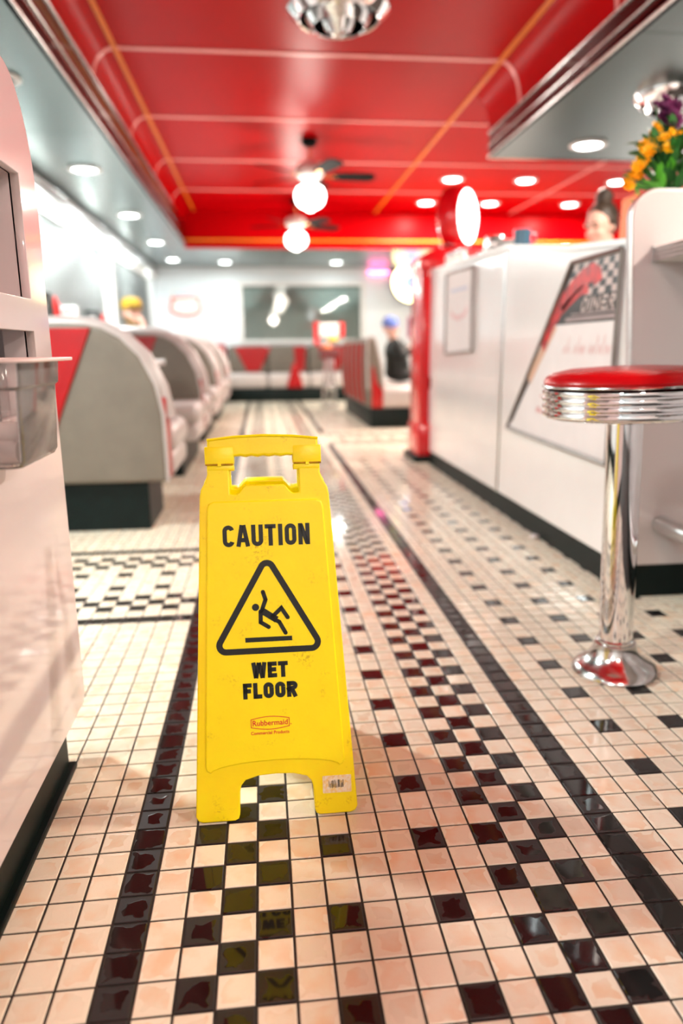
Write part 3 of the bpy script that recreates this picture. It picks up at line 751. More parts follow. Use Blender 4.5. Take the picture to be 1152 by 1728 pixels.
# ================================================================== LEFT SERVICE STATION
XF = -.142
stn = thing('tray_station', 'white laminate tray return station with rounded top and open shelves', 'station', (XF-.2, .05, 0))
YN, YF = -.95, .544
def stloc(mb, name, m, sm=None): return mb.build(name, m, stn, sm, Matrix.Translation((-(XF-.2), -.05, 0)))
top = 1.240; R = .125
side = [(YN, .105), (YF-.012, .105), (YF, .118), (YF, top-R*1.6)]+[(YF-R+R*math.cos(a), top-R*1.6+R*1.6*math.sin(a)) for a in [math.pi/2*k/12 for k in range(1, 13)]]+[(YN, top)]
opA = [(-.30, .885), (.453, .885), (.453, 1.080), (-.30, 1.080)]
opB = [(-.30, .70), (.452, .70), (.452, .832), (-.30, .832)]
MY = Matrix(((0, 0, 1, 0), (1, 0, 0, 0), (0, 1, 0, 0), (0, 0, 0, 1)))      # (u,v,w)->(y=u, z=v, x=w)
mb = MB().mesh(shape2d([side, opA, opB], .018, .0015, 1), Matrix.Translation((XF-.009, 0, 0)) @ MY); stloc(mb, 'front_panel', PINKL)
mb = MB().mesh(shape2d([side], .018, .0015, 1), Matrix.Translation((XF-.40, 0, 0)) @ MY); stloc(mb, 'back_panel', WHITEL)
mb = MB()
n = len(side); V = []; Fc = []
for (y, z) in side: V += [(XF-.395, y, z), (XF-.004, y, z), (XF-.004, y*1.0-.0, z-.012 if z > 1 else z), (XF-.395, y, z-.012 if z > 1 else z)]
for i in range(n-1): Fc.append((4*i, 4*i+1, 4*i+5, 4*i+4))
mb.quads(V, Fc); bmesh.ops.recalc_face_normals(mb.bm, faces=mb.bm.faces); stloc(mb, 'rim', PINKL, SM)
for nm_, (y, z0, z1) in (('upper_jamb', (.453, .885, 1.080)), ('lower_jamb', (.452, .70, .832))):
    stloc(MB().box(XF-.052, XF-.014, y, y+.012, z0, z1), nm_, PINKL)
    stloc(MB().box(XF-.052, XF-.014, -.30, y, z1, z1+.010), nm_+'_head', PINKL)
    stloc(MB().box(XF-.052, XF-.014, -.30, y, z0-.010, z0), nm_+'_sill', PINKL)
beige = mat('beige_shelf_liner', (.55, .43, .36), .5, noise=.1)
stloc(MB().box(XF-.18, XF-.17, -.30, .53, .880, 1.09), 'shelf_back', beige)
stloc(MB().box(XF-.17, XF-.05, -.30, .53, .868, .880), 'shelf', beige)
stloc(MB().box(XF-.38, XF-.02, YN+.02, .462, .0, .108), 'toe_kick', BLACK)
stloc(MB().box(XF-.385, XF-.006, YN+.02, .470, .0, .012, bev=.003), 'toe_moulding', BLACK)

# clear bin hung on its front
bin_ = thing('plastic_bin', 'clear plastic bin with pale lid hung on the white tray station', 'bin', (XF+.04, .16, .655))
bx0, bx1, by0, by1 = XF+.002, -.058, -.12, .252
def binloc(mb, name, m, sm=None): return mb.build(name, m, bin_, sm, Matrix.Translation((-(XF+.04), -.16, -.655)))
def rrect(x0, x1, y0, y1, r): return arc(x1-r, y1-r, r, 0, 90, 4)+arc(x0+r, y1-r, r, 90, 180, 4)+arc(x0+r, y0+r, r, 180, 270, 4)+arc(x1-r, y0+r, r, 270, 360, 4)
def shell(sections, th, bottom=True):
    """thin walled vessel through (z, rect) sections, outer and inner skin"""
    mb = MB(); V = []; Fc = []; rings = []
    for z, (x0, x1, y0, y1), r in sections: rings.append([(x, y, z) for x, y in rrect(x0, x1, y0, y1, r)])
    inner = []
    for z, (x0, x1, y0, y1), r in sections[::-1]: inner.append([(x, y, max(z, sections[0][0]+th)) for x, y in rrect(x0+th, x1-th, y0+th, y1-th, max(r-th, .001))])
    allr = rings+inner; n = len(allr[0])
    for q in allr: V += q
    for i in range(len(allr)-1):
        for k in range(n): Fc.append((i*n+k, i*n+(k+1) % n, (i+1)*n+(k+1) % n, (i+1)*n+k))
    Fc.append(tuple(range(n))[::-1]); Fc.append(tuple(range((len(allr)-1)*n, len(allr)*n)))
    mb.quads(V, Fc); bmesh.ops.recalc_face_normals(mb.bm, faces=mb.bm.faces)
    return mb
by0 = .072
binloc(shell([(.655, (bx0, bx1-.008, by0+.008, by1-.008), .012), (.662, (bx0, bx1-.004, by0+.004, by1-.004), .014), (.752, (bx0, bx1, by0, by1), .014), (.756, (bx0, bx1+.004, by0-.004, by1+.004), .016), (.786, (bx0, bx1+.006, by0-.006, by1+.006), .016)], .0025), 'bin_body', CLEAR, SM)
binloc(MB().mesh(shape2d([rrect(bx0, bx1+.024, by0-.02, by1+.018, .02), rrect(bx0+.012, bx1-.002, by0+.004, by1-.004, .012)[::-1]], .0045, .001, 1), Matrix.Translation((0, 0, .788))), 'bin_rim', mat('pale_lid', (.86, .70, .66), .3, noise=.05))
for i, (y, z, rr) in enumerate(((.105, .674, .014), (.150, .673, .013), (.195, .673, .013), (.128, .697, .013))):
    t = tag(MB().tube([(XF+.006, y, z), (XF+.070, y-.003, z)], rr, 14).build('napkin_roll', PAPER, None, SM, Matrix.Translation((-XF-.04, -y, -z)), (XF+.04, y, z)),
            ['rolled white napkin nearest the camera in the clear bin', 'rolled white napkin second from the near end of the bin', 'rolled white napkin at the far end of the clear bin', 'rolled white napkin lying on top of the others in the bin'][i], 'napkin', 'napkin rolls in the bin')
    V, Fc = stroke([(rr*.8*(1-.12*k/6)*math.cos(k*.5), rr*.8*(1-.12*k/6)*math.sin(k*.5)) for k in range(26)], .0009)
    MB().quads(V, Fc).build('roll_edge', mat('napkin_shade', (.6, .48, .45), .7, noise=.1), t, None, Matrix.Translation((.0305, -.003, 0)) @ Matrix.Rotation(math.pi/2, 4, 'Y'))

# ================================================================== COUNTER PARTITION, BLOCK, BAR
XW = 1.392
cp = thing('counter_partition', 'glossy white counter partition with black kick along the right side', 'counter', (XW+.1, 2.7, 0))
def cploc(mb, name, m, sm=None): return mb.build(name, m, cp, sm, Matrix.Translation((-XW-.1, -2.7, 0)))
cploc(MB().prism([(2.585, .095), (4.05, .095), (4.05, 1.290), (2.585, 1.245)], 'x', XW, XW+.16, .004), 'panel', WHITEC)
cploc(MB().prism([(1.295, .095), (2.560, .095), (2.560, 1.245), (1.85, 1.148), (1.295, 1.100)], 'x', XW, XW+.16, .004), 'panel', WHITEC)
cploc(MB().box(XW-.006, XW+.05, 2.558, 2.587, .095, 1.238, bev=.004), 'seam_strip', BRUSHED)
cploc(MB().prism([(2.56, 1.245), (4.06, 1.291), (4.06, 1.312), (2.56, 1.266)], 'x', XW-.008, XW+.20, .004), 'cap', WHITEP)
cploc(MB().prism([(1.295, 1.100), (1.85, 1.148), (2.56, 1.245), (2.56, 1.266), (1.85, 1.168), (1.295, 1.118)], 'x', XW-.008, XW+.20), 'cap', WHITEP)
cploc(MB().box(XW+.004, XW+.15, 1.295, 4.05, 0, .095), 'kick', BLACK)
cploc(MB().box(XW+.16, XW+.62, 1.295, 4.05, 1.00, 1.04, bev=.006), 'worktop', BRUSHED)
# divider block at the bar end
BY = 1.25
blk = thing('divider_block', 'tall white rounded divider at the end of the bar', 'divider', (1.9, BY+.07, 0))
def bl(mb, name, m, sm=None): return mb.build(name, m, blk, sm, Matrix.Translation((-1.9, -BY-.07, 0)))
bpoly = [(1.398, .108), (1.316, 1.165)]+[(1.316+.075-.075*math.cos(a), 1.165+.072*math.sin(a)) for a in [math.pi/2*k/8 for k in range(1, 9)]]+[(2.6, 1.237), (2.6, .108)]
bl(MB().prism(bpoly, 'y', BY, BY+.04, .004), 'panel', WHITEL)
bl(MB().tube([(q[0]-.002, BY+.004, q[1]) for q in bpoly[:-1]], .006, 8), 'edge_trim', BRUSHED, SM)
bl(MB().box(1.410, 2.6, BY+.004, BY+.036, 0, .108), 'kick', BLACK)
# bar with ribbed chrome edge
bar = thing('bar_counter', 'white bar counter with ribbed chrome edge beside the stool', 'counter', (1.8, 0, 0))
def brl(mb, name, m, sm=None): return mb.build(name, m, bar, sm, Matrix.Translation((-1.8, 0, 0)))
brl(MB().box(1.392, 2.6, -2.4, BY-.002, 1.040, 1.082), 'bar_top', WHITEP)
for k in range(4): brl(MB().tube([(1.390, -2.4, 1.0455+k*.0105), (1.390, BY-.003, 1.0455+k*.0105)], .0052, 8), 'edge_rib', BRUSHED, SM)
brl(MB().box(1.384, 1.394, BY-.006, BY-.002, 1.036, 1.086), 'edge_end', BRUSHED)
brl(MB().box(1.78, 2.5, -2.4, BY-.002, .10, 1.04), 'bar_front', WHITEL)
brl(MB().box(1.80, 2.5, -2.4, BY-.002, 0, .10), 'kick', BLACK)
rail = thing('foot_rail', 'steel foot rail tube at the foot of the bar', 'rail', (1.485, 0, .245))
MB().tube([(0, -2.3, 0), (0, BY-.004, 0)], .027, 20).build('rail_tube', BRUSHED, rail, SM)
for y in (-1.6, -.4, .8): MB().tube([(0, y, 0), (.16, y, -.02), (.292, y, -.02)], .012, 10).build('bracket', BRUSHED, rail, SM)

# framed poster on the partition: leaning-left outline, printed picture
pe = thing('diner_poster', 'framed slanted diner poster with red and black checker art on the counter', 'poster', (XW, 1.95, .42))
POS = [(2.42, .432), (1.42, .412), (1.42, 1.098), (1.795, 1.098)]      # (y,z) corners
MX = Matrix(((0, 0, -1, 0), (1, 0, 0, 0), (0, 1, 0, 0), (0, 0, 0, 1)))    # (y,z,w)-> x=-w
def pel(mb, name, m, wv, sm=None): return mb.build(name, m, pe, sm, Matrix.Translation((-wv, -1.95, -.42)) @ MX)
pel(MB().mesh(shape2d([POS], .010)), 'backing', PAPER, .006)
mb = MB(); V, Fc = stroke(POS, .016, True); mb.quads(V, Fc)
fr_in = POS
ed = MB()
for a, b in zip(POS, POS[1:]+POS[:1]): ed.tube([(a[0], a[1], .006), (b[0], b[1], .006)], .0085, 8)
pel(ed, 'frame', mat('poster_frame', (.30, .26, .24), .3, .7, noise=.2), .008)
pw = .0115
def ln(a, b, t): return (a[0]+(b[0]-a[0])*t, a[1]+(b[1]-a[1])*t)
def skew(s, z):                       # s 0 at the slanted left edge, 1 at the right edge; z height
    t = (z-.432)/(1.098-.432); yl = 2.42+(1.795-2.42)*t
    return (yl+(1.42-yl)*s, z)
def patch(mb, s0, s1, z0, z1, wz=0): mb.quads([(*skew(s0, z0), wz), (*skew(s1, z0), wz), (*skew(s1, z1), wz), (*skew(s0, z1), wz)], [(0, 1, 2, 3)])
BLKP = mat('print_black', (.012, .008, .008), .4, noise=.2); REDPR = mat('print_red', (.70, .012, .014), .4, color2=(.30, .004, .006), nscale=22)
WHPR = mat('print_white', (.62, .48, .44), .4, noise=.08); SKPR = mat('print_skin', (.80, .48, .33), .5, noise=.15)
mb = MB(); patch(mb, .02, .985, .882, 1.088); pel(mb, 'picture', BLKP, pw)
mb = MB()
for i in range(9):
    for j in range(5):
        if (i+j) % 2 == 0: patch(mb, .10+i*.098, .10+(i+1)*.098, .975+j*.0225, .975+(j+1)*.0225)
pel(mb, 'checker_print', WHPR, pw+.0006)
mb = MB(); 
V, Fc = stroke([skew(.05, .80), skew(.06, .90), skew(.13, .965), skew(.24, 1.010), skew(.38, 1.040), skew(.52, 1.050), skew(.62, 1.035), skew(.66, 1.01)], .062); mb.quads(V, Fc)
V, Fc = stroke([skew(.16, .935), skew(.26, .965), skew(.40, .995), skew(.52, .995)], .03); mb.quads(V, Fc)
pel(mb, 'red_car_print', REDPR, pw+.0011)
mb = MB(); patch(mb, .28, .98, .890, .905); patch(mb, .34, .98, .912, .918); pel(mb, 'bumper_print', mat('print_grey', (.38, .28, .27), .4, noise=.2), pw+.0014)
mb = MB(); word(mb, 'DINER', 0, .25, 0, .048, .0105, {'I': .45, 'N': 1.05}, .007, .35)
mb.bm.transform(Matrix(((-1, 0, 0, 1.70), (0, 1, 0, .920), (0, 0, 1, 0), (0, 0, 0, 1))))
pel(mb, 'diner_lettering', WHPR, pw+.0018)
mb = MB(); V, Fc = stroke([skew(.13, .885), skew(.10, .82), skew(.065, .74), skew(.045, .66)], .045); mb.quads(V, Fc)
pel(mb, 'arm_print', SKPR, pw+.0006)
mb = MB(); V, Fc = stroke([skew(.045, .66), skew(.028, .60), skew(.018, .53), skew(.014, .47)], .022); mb.quads(V, Fc)
pel(mb, 'strap_print', BLKP, pw+.0006)
# faded red script line and small red line, as pen strokes
SCR = mat('faded_red_script', (.80, .48, .46), .5, noise=.1); SCR2 = mat('red_script', (.78, .20, .20), .5, noise=.1)
def script(mb, s0, s1, z, h, wv, n, seed):
    rnd = random.Random(seed); pts = []
    for k in range(n+1):
        s = s0+(s1-s0)*k/n; up = h*(1.0 if rnd.random() < .28 else .45)
        q = skew(s, z+(up if k % 2 else 0)); pts.append(q)
    V, Fc = stroke(pts, wv); mb.quads(V, Fc)
mb = MB(); script(mb, .38, .47, .775, .06, .006, 6, 1); script(mb, .52, .66, .775, .06, .006, 9, 2); script(mb, .70, .95, .775, .06, .006, 13, 3); pel(mb, 'script_lettering', SCR, pw)
mb = MB(); script(mb, .27, .56, .535, .020, .005, 26, 4); script(mb, .26, .40, .60, .012, .003, 14, 5); pel(mb, 'small_lettering', SCR2, pw)
# small framed notice further along
nb = thing('wall_notice', 'small framed white notice hung on the partition near the pump', 'notice', (XW, 3.33, .77))
NZ = [(3.615, .765), (3.045, .785), (3.065, 1.225), (3.625, 1.24)]
def nbl(mb, name, m, wv): return mb.build(name, m, nb, None, Matrix.Translation((-wv, -3.33, -.77)) @ MX)
nbl(MB().mesh(shape2d([NZ], .012)), 'sheet', PAPER, .007)
ed = MB()
for a, b in zip(NZ, NZ[1:]+NZ[:1]): ed.tube([(a[0], a[1], .006), (b[0], b[1], .006)], .008, 8)
nbl(ed, 'frame', mat('grey_frame', (.34, .29, .27), .4, .4, noise=.2), .010)
mb = MB(); mb.quads([(3.52, 1.12, 0), (3.16, 1.115, 0), (3.16, 1.135, 0), (3.52, 1.14, 0)], [(0, 1, 2, 3)]); nbl(mb, 'blue_print', mat('pale_blue_print', (.62, .62, .74), .5, noise=.1), .0136)
mb = MB(); c = arc(3.33, 1.02, .17, 180, 360, 12, .05); V, Fc = stroke(c, .03); mb.quads(V, Fc); nbl(mb, 'pink_print', mat('pale_pink_print', (.85, .55, .55), .5, noise=.1), .0136)

# ================================================================== BOOTHS
XA = -.195                       # aisle end of the booth backs
XB = X_WALL+.03
BZ = .225                        # kick height
def back_outline():
    q = [(XB, BZ), (XA, BZ), (XA, .37), (XA-.003, .525), (XA-.027, .653), (XA-.086, .779), (XA-.165, .858), (XA-.235, .895), (XA-.30, .912), (XA-.40, .918), (XB, .918)]
    return q
MZ = Matrix(((1, 0, 0, 0), (0, 0, -1, 0), (0, 1, 0, 0), (0, 0, 0, 1)))     # (u,v,w)->(x=u, z=v, y=-w)
def booth_back(parent, y0, y1, red_front=True, red_rear=True):
    ob = back_outline()
    MB().mesh(shape2d([ob], y1-y0, .02, 3), Matrix.Translation((0, (y0+y1)/2, 0)) @ MZ).build('backrest', GREYVIN, parent, SM)
    edge = [(x+.004, z) for x, z in ob[1:-1]]
    for yy_ in (y0+.012, y1-.012):
        MB().tube([(x, yy_, z+.002) for x, z in ob[1:]], .009, 8).build('piping', PALEVIN, parent, SM)
    V = []; Fc = []
    crv = ob[3:]
    MB().tube([(x-.005, (y0+y1)/2, z-.02) for x, z in crv], (y1-y0)/2*.72, 10).build('top_roll', PALEVIN, parent, SM)
    for yy_, on_ in ((y0, red_front), (y1, red_rear)):
        if not on_: continue
        wedge = [(-1.13, .895), (-.475, .895), (-.60, .60), (-.72, .30), (-.90, .30), (-1.01, .60)]
        sgn = -1 if yy_ == y0 else 1
        MB().mesh(shape2d([wedge], .018, .006, 2), Matrix.Translation((0, yy_+sgn*.004, 0)) @ MZ).build('red_insert', REDVIN, parent, SM)
    MB().box(XA-.012, XA+.010, y0+.012, y1-.012, BZ+.01, .60, bev=.008).build('red_end_panel', REDVIN, parent, SM)
def seat_cushion(parent, y0, y1):
    MB().box(XB, XA+.015, y0, y1, BZ, .335, bev=.03, seg=3).build('seat_base', PALEVIN, parent, SM)
    MB().box(XB, XA+.03, y0-.01, y1+.005, .33, .465, bev=.055, seg=4).build('seat_cushion', PALEVIN, parent, SM)
def kick(parent, y0, y1):
    MB().box(XB, -.288, y0, y1, 0, BZ, bev=.004).build('kick_base', BLACK, parent)
b0 = thing('booth_bench', 'nearest grey and red vinyl booth bench with its curved back to the camera', 'booth', (0, 0, 0), 0, 'left booths')
booth_back(b0, 2.36, 2.51); seat_cushion(b0, 2.53, 3.07); kick(b0, 2.41, 2.84)
BC = (4.43, 6.28, 8.13)
prot = None
lab = ['second double booth bench along the left wall, behind the nearest bench', 'third double booth bench along the left wall, before the man in the cap is seated', 'farthest double booth bench along the left wall']
lab[1] = 'third booth bench along the left wall, where the man in the cap sits'
for i, yc in enumerate(BC):
    if prot is None:
        b = prot = thing('booth_bench', lab[0], 'booth', (0, yc, 0), 0, 'left booths')
        booth_back(b, -.10, .10); seat_cushion(b, -.62, -.08); seat_cushion(b, .08, .62); kick(b, -.60, .60)
    else:
        b = copy_tree(prot); b.location = (0, yc, 0); b['label'] = lab[i]
# tables between
tb0 = None
for i, yc in enumerate((3.50, 5.355, 7.205, 9.1)):
    L4 = ['nearest booth table at the left wall, mostly behind the first bench', 'second booth table at the left wall, before the man in the cap', 'third booth table along the left wall', 'farthest booth table along the left wall'][i]
    if tb0 is None:
        t = tb0 = thing('booth_table', L4, 'table', (-.86, yc, 0), 0, 'booth tables')
        MB().box(-.50, .50, -.30, .30, .715, .745, bev=.01).build('table_top', WHITEP, t, SM)
        for k in range(3): MB().tube([(x, y, .719+k*.011) for x, y in rrect(-.502, .502, -.302, .302, .04)], .0055, 8, closed=True).build('edge_band', BRUSHED, t, SM)
        MB().lathe([(.035, .03), (.035, .70), (.10, .712), (0, .715)], 18).build('pedestal', CHROME2, t, SM)
        MB().lathe([(0, 0), (.21, 0), (.21, .012), (.05, .04), (0, .04)], 24).build('foot', CHROME2, t, SM)
    else:
        t = copy_tree(tb0); t.location = (-.86, yc, 0); t['label'] = L4
# things on the window ledge
LZ = WZ0
def bottle(x, y, z, h, r, m, label, group=None):
    t = thing('sauce_bottle', label, 'bottle', (x, y, z), 0, group)
    MB().lathe([(0, 0), (r, 0), (r*1.02, .01), (r, h*.60), (r*.75, h*.72), (r*.42, h*.80), (r*.42, h*.84), (0, h*.84)], 18).build('body', m, t, SM)
    MB().lathe([(r*.48, h*.80), (r*.48, h*.88), (r*.12, h), (0, h)], 14).build('cap', m, t, SM)
def napkin_box(x, y, z, label, m, w=.10, d=.07, h=.15):
    t = thing('napkin_dispenser', label, 'dispenser', (x, y, z))
    MB().box(-w/2, w/2, -d/2, d/2, 0, h, bev=.012).build('case', m, t, SM)
    MB().box(-w*.34, w*.34, -d/2-.004, -d/2+.004, h*.2, h*.8, bev=.003).build('face_plate', CHROME, t)
    MB().box(-w*.28, w*.28, -d/2-.012, -d/2, h*.42, h*.58, bev=.002).build('napkin', PAPER, t)
KET = mat('ketchup_red', (.80, .01, .01), .3, noise=.1)
DK = mat('dark_holder', (.004, .012, .012), .4, noise=.2)
lx = X_WALL+.115
napkin_box(lx, 4.62, LZ, 'black napkin dispenser on the window ledge beside the nearer ketchup bottle', DK, .13, .09, .19)
bottle(lx, 4.95, LZ, .19, .036, KET, 'nearer red ketchup bottle on the left window ledge', 'ketchup bottles')
napkin_box(lx, 5.35, LZ, 'white napkin dispenser on the window ledge past the nearer ketchup bottle', WHITEP, .12, .10, .14)
napkin_box(lx, 6.18, LZ, 'black napkin dispenser on the window ledge beside the farther ketchup bottle', DK, .12, .09, .15)
bottle(lx, 6.62, LZ, .14, .034, KET, 'farther red ketchup bottle on the left window ledge near the man', 'ketchup bottles')

# far bench along the end wall
fb = thing('wall_bench', 'long grey booth bench with red wedges under the far window', 'booth', (.5, 10.85, 0))
def fbl(mb, name, m, sm=SM): return mb.build(name, m, fb, sm, Matrix.Translation((-.5, -10.85, 0)))
fbl(MB().box(-.30, 1.62, 10.60, 11.27, 0, .215, bev=.004), 'kick_base', BLACK)
for x0, x1 in ((-.30, .32), (.33, .98), (.99, 1.62)):
    fbl(MB().box(x0, x1, 10.56, 11.10, .215, .44, bev=.05, seg=3), 'seat_cushion', PALEVIN)
    fbl(MB().box(x0, x1, 11.06, 11.26, .42, .87, bev=.05, seg=3), 'backrest', GREYVIN)
for xc, wt, wb in ((.10, .30, .10), (.86, .10, .07), (1.40, .26, .09)):
    fbl(MB().mesh(shape2d([[(xc-wt, .85), (xc+wt, .85), (xc+wb, .46), (xc-wb, .46)]], .02, .006, 2), Matrix.Translation((0, 11.06, 0)) @ MZ), 'red_insert', REDVIN)
fbl(MB().mesh(shape2d([[(.62, .22), (.88, .22), (.82, .44), (.78, .60), (.72, .60), (.68, .44)]], .05, .01, 2), Matrix.Translation((0, 10.55, 0)) @ MZ), 'red_front_insert', REDVIN)
# corner return bench at the left end of it
cb_ = thing('corner_bench', 'dark-based corner booth bench left of the far wall bench', 'booth', (-.75, 10.6, 0))
def cbl(mb, name, m, sm=SM): return mb.build(name, m, cb_, sm, Matrix.Translation((.75, -10.6, 0)))
cbl(MB().box(XB, -.34, 9.86, 11.27, 0, .22, bev=.004), 'kick_base', BLACK)
cbl(MB().box(XB, -.33, 9.84, 11.25, .22, .45, bev=.05, seg=3), 'seat_cushion', PALEVIN)
cbl(MB().box(XB, -.33, 11.06, 11.27, .44, .90, bev=.05, seg=3), 'backrest', REDVIN)

# right-hand booth: back to the aisle, end towards the camera
rb = thing('booth_bench', 'channel-backed grey and red booth bench beyond the red pump', 'booth', (1.7, 7.55, 0), 0)
def rbl(mb, name, m, sm=SM): return mb.build(name, m, rb, sm, Matrix.Translation((-1.7, -7.55, 0)))
rbl(MB().box(1.335, 1.98, 6.45, 8.70, 0, .205, bev=.004), 'kick_base', BLACK)
prof = [(1.335, .205), (1.46, .205), (1.47, .42), (1.445, .62), (1.40, .82), (1.375, .90), (1.35, .915), (1.325, .91), (1.305, .88), (1.30, .70), (1.31, .40)]
rbl(MB().prism(prof, 'y', 6.45, 8.70, .012), 'backrest', GREYVIN)
rbl(MB().tube([(x, 6.455, z) for x, z in prof[1:]], .012, 8), 'piping', PALEVIN)
rbl(MB().prism([(1.345, .21), (1.462, .21), (1.462, .38), (1.40, .46), (1.375, .60), (1.345, .64)], 'y', 6.432, 6.46, .006), 'red_end_insert', REDVIN)
rbl(MB().box(1.45, 2.0, 6.44, 8.70, .205, .405, bev=.045, seg=3), 'seat_cushion', PALEVIN)
for k in range(11):
    y = 6.60+k*.195
    rbl(MB().tube([(1.322, y, .24), (1.300, y, .45), (1.296, y, .70), (1.305, y, .86)], .034 if k % 2 else .028, 8), 'channel', REDVIN if k % 2 else GREYVIN)
rt = thing('booth_table', 'table of the right booth where the person in black sits', 'table', (2.30, 7.6, 0))
MB().box(-.24, .24, -.95, .95, .715, .745, bev=.01).build('table_top', WHITEP, rt, SM)
MB().tube([(x, y, .73) for x, y in rrect(-.243, .243, -.953, .953, .04)], .013, 8, closed=True).build('edge_band', BRUSHED, rt, SM)
MB().lathe([(.035, .03), (.035, .70), (.10, .712), (0, .715)], 18).build('pedestal', CHROME2, rt, SM)
MB().lathe([(0, 0), (.21, 0), (.21, .012), (.05, .04), (0, .04)], 24).build('foot', CHROME2, rt, SM)
napkin_box(2.16, 7.1, .745, 'chrome napkin dispenser on the table of the person in black', CHROME2, .12, .10, .15)
rb2 = thing('booth_bench', 'white-covered booth bench behind the person in black', 'booth', (2.95, 7.9, 0))
MB().box(-.30, .30, -1.2, 1.2, 0, .205, bev=.004).build('kick_base', BLACK, rb2)
MB().box(-.33, .20, -1.2, 1.2, .205, .43, bev=.05, seg=3).build('seat_cushion', PALEVIN, rb2, SM)
MB().box(.12, .32, -1.2, 1.2, .35, .92, bev=.05, seg=3).build('backrest', PALEVIN, rb2, SM)

# candy stand with chrome legs in the aisle behind
cs = thing('candy_stand', 'chrome-legged stand with red and white display box by the far bench', 'stand', (1.16, 9.15, 0))
MB().lathe([(0, 0), (.15, 0), (.15, .015), (.03, .04), (.03, .06), (0, .06)], 20).build('foot', CHROME2, cs, SM)
MB().tube([(0, 0, .03), (0, 0, .70)], .024, 12).build('post', CHROME, cs, SM)
for k in range(4):
    a = math.pi/4+k*math.pi/2
    MB().tube([(.13*math.cos(a), .13*math.sin(a), .005), (.07*math.cos(a), .07*math.sin(a), .68)], .011, 8).build('leg', CHROME, cs, SM)
MB().ball((0, -.02, .30), .05).build('chrome_knob', CHROME, cs, SM)
MB().box(-.13, .13, -.12, .12, .68, .80, bev=.01).build('tray', mat('dark_maroon', (.12, .02, .02), .4, noise=.2), cs, SM)
MB().ball((-.03, -.05, .83), .06, (1.2, 1, .6)).build('orange_dish', mat('orange_glaze', (.85, .25, .10), .4, noise=.1), cs, SM)
MB().ball((.05, -.05, .93), .06, (1.3, 1, .6)).build('yellow_bowl', mat('yellow_glaze', (.85, .55, .02), .4, noise=.1), cs, SM)
MB().box(-.20, -.13, -.03, .03, .86, 1.16, bev=.008).build('red_side', REDP, cs)
MB().box(.14, .21, -.03, .03, .96, 1.16, bev=.008).build('red_side', REDP, cs)
MB().box(-.13, .14, -.02, .02, .97, 1.15, bev=.005).build('white_face', WHITEP, cs)
MB().tube([(0, 0, .80), (0, 0, .98)], .015, 8).build('box_support', CHROME, cs, SM)

# ================================================================== FAR WALL FITTINGS
rs = thing('highway_shield_sign', 'white shield sign with orange-red border on the far wall', 'sign', (-.945, Y_WALL-.02, 1.33))
def rsl(mb, name, m, w): return mb.build(name, m, rs, None, Matrix.Translation((0, -w, 0)) @ MZ)
sh = [(0, 0), (-.10, .03), (-.20, .05), (-.26, .12), (-.265, .22), (-.22, .32), (-.24, .40), (-.15, .43), (0, .40), (.15, .43), (.24, .40), (.22, .32), (.265, .22), (.26, .12), (.20, .05), (.10, .03)]
rsl(MB().mesh(shape2d([sh], .02, .003, 1)), 'plate', WHITEP, 0)
ORB = mat('orange_red_print', (.75, .05, .0), .4, noise=.1)
mb = MB(); V, Fc = stroke([(a*.90, .02+b*.66) for a, b in sh[:7]+sh[9:]], .036, True); mb.quads(V, Fc); rsl(mb, 'border_print', ORB, .0125)
mb = MB(); c = arc(0, .16, .022, 0, 330, 11); mb.quads([(a, b, 0) for a, b in c], [tuple(range(12))]); rsl(mb, 'dot_print', ORB, .0125)
mb = MB()
for k in range(7):
    mb.quads([(-.17+k*.05, .345, 0), (-.14+k*.05, .345, 0), (-.14+k*.05, .375, 0), (-.17+k*.05, .375, 0)], [(0, 1, 2, 3)])
rsl(mb, 'blue_print', mat('blue_print', (.10, .35, .70), .4, noise=.1), .0125)
fp2 = thing('framed_print', 'pale framed picture on the far wall between shield and window', 'picture', (-.33, Y_WALL-.015, 1.33))
MB().box(-.18, .18, -.012, .012, 0, .42, bev=.004).build('sheet', PAPER, fp2)
for a in ((-.19, -.17, 0, .42), (.17, .19, 0, .42), (-.19, .19, -.012, .012), (-.19, .19, .41, .43)): MB().box(a[0], a[1], -.02, .01, a[2], a[3], bev=.003).build('frame_bar', WHITEP, fp2)
# neon clock
nc = thing('neon_clock', 'round glowing neon wall clock with blue centre beyond the pump', 'clock', (2.72, Y_WALL-.06, 1.86))
RX = Matrix.Rotation(math.radians(90), 4, 'X')
MB().lathe([(0, -.05), (.33, -.05), (.345, 0), (.33, .03), (.30, .03), (0, .02)], 40).build('case', CHROME2, nc, SM, RX)
MB().tube([(.285*math.cos(2*math.pi*k/40), -.045, .285*math.sin(2*math.pi*k/40)) for k in range(40)], .022, 8, closed=True).build('outer_neon', mat('neon_warm', (1, 1, 1), .4, emit=(1.0, .82, .35), estr=9, noise=.02), nc, SM)
MB().lathe([(0, .031), (.235, .031), (.235, .027)], 36).build('dial', mat('neon_dial', (1, 1, 1), .4, emit=(1.0, .98, .95), estr=2.2, noise=.02), nc, None, RX)
MB().lathe([(0, .036), (.11, .036), (.11, .030)], 30).build('blue_centre', mat('neon_blue', (.2, .3, 1), .4, emit=(.25, .35, 1.0), estr=2.5, noise=.02), nc, None, RX)
for ang, ln_ in ((60, .17), (150, .11)):
    a = math.radians(ang); MB().tube([(0, -.040, 0), (ln_*math.cos(a), -.040, ln_*math.sin(a))], .006, 6).build('clock_hand', INK, nc)
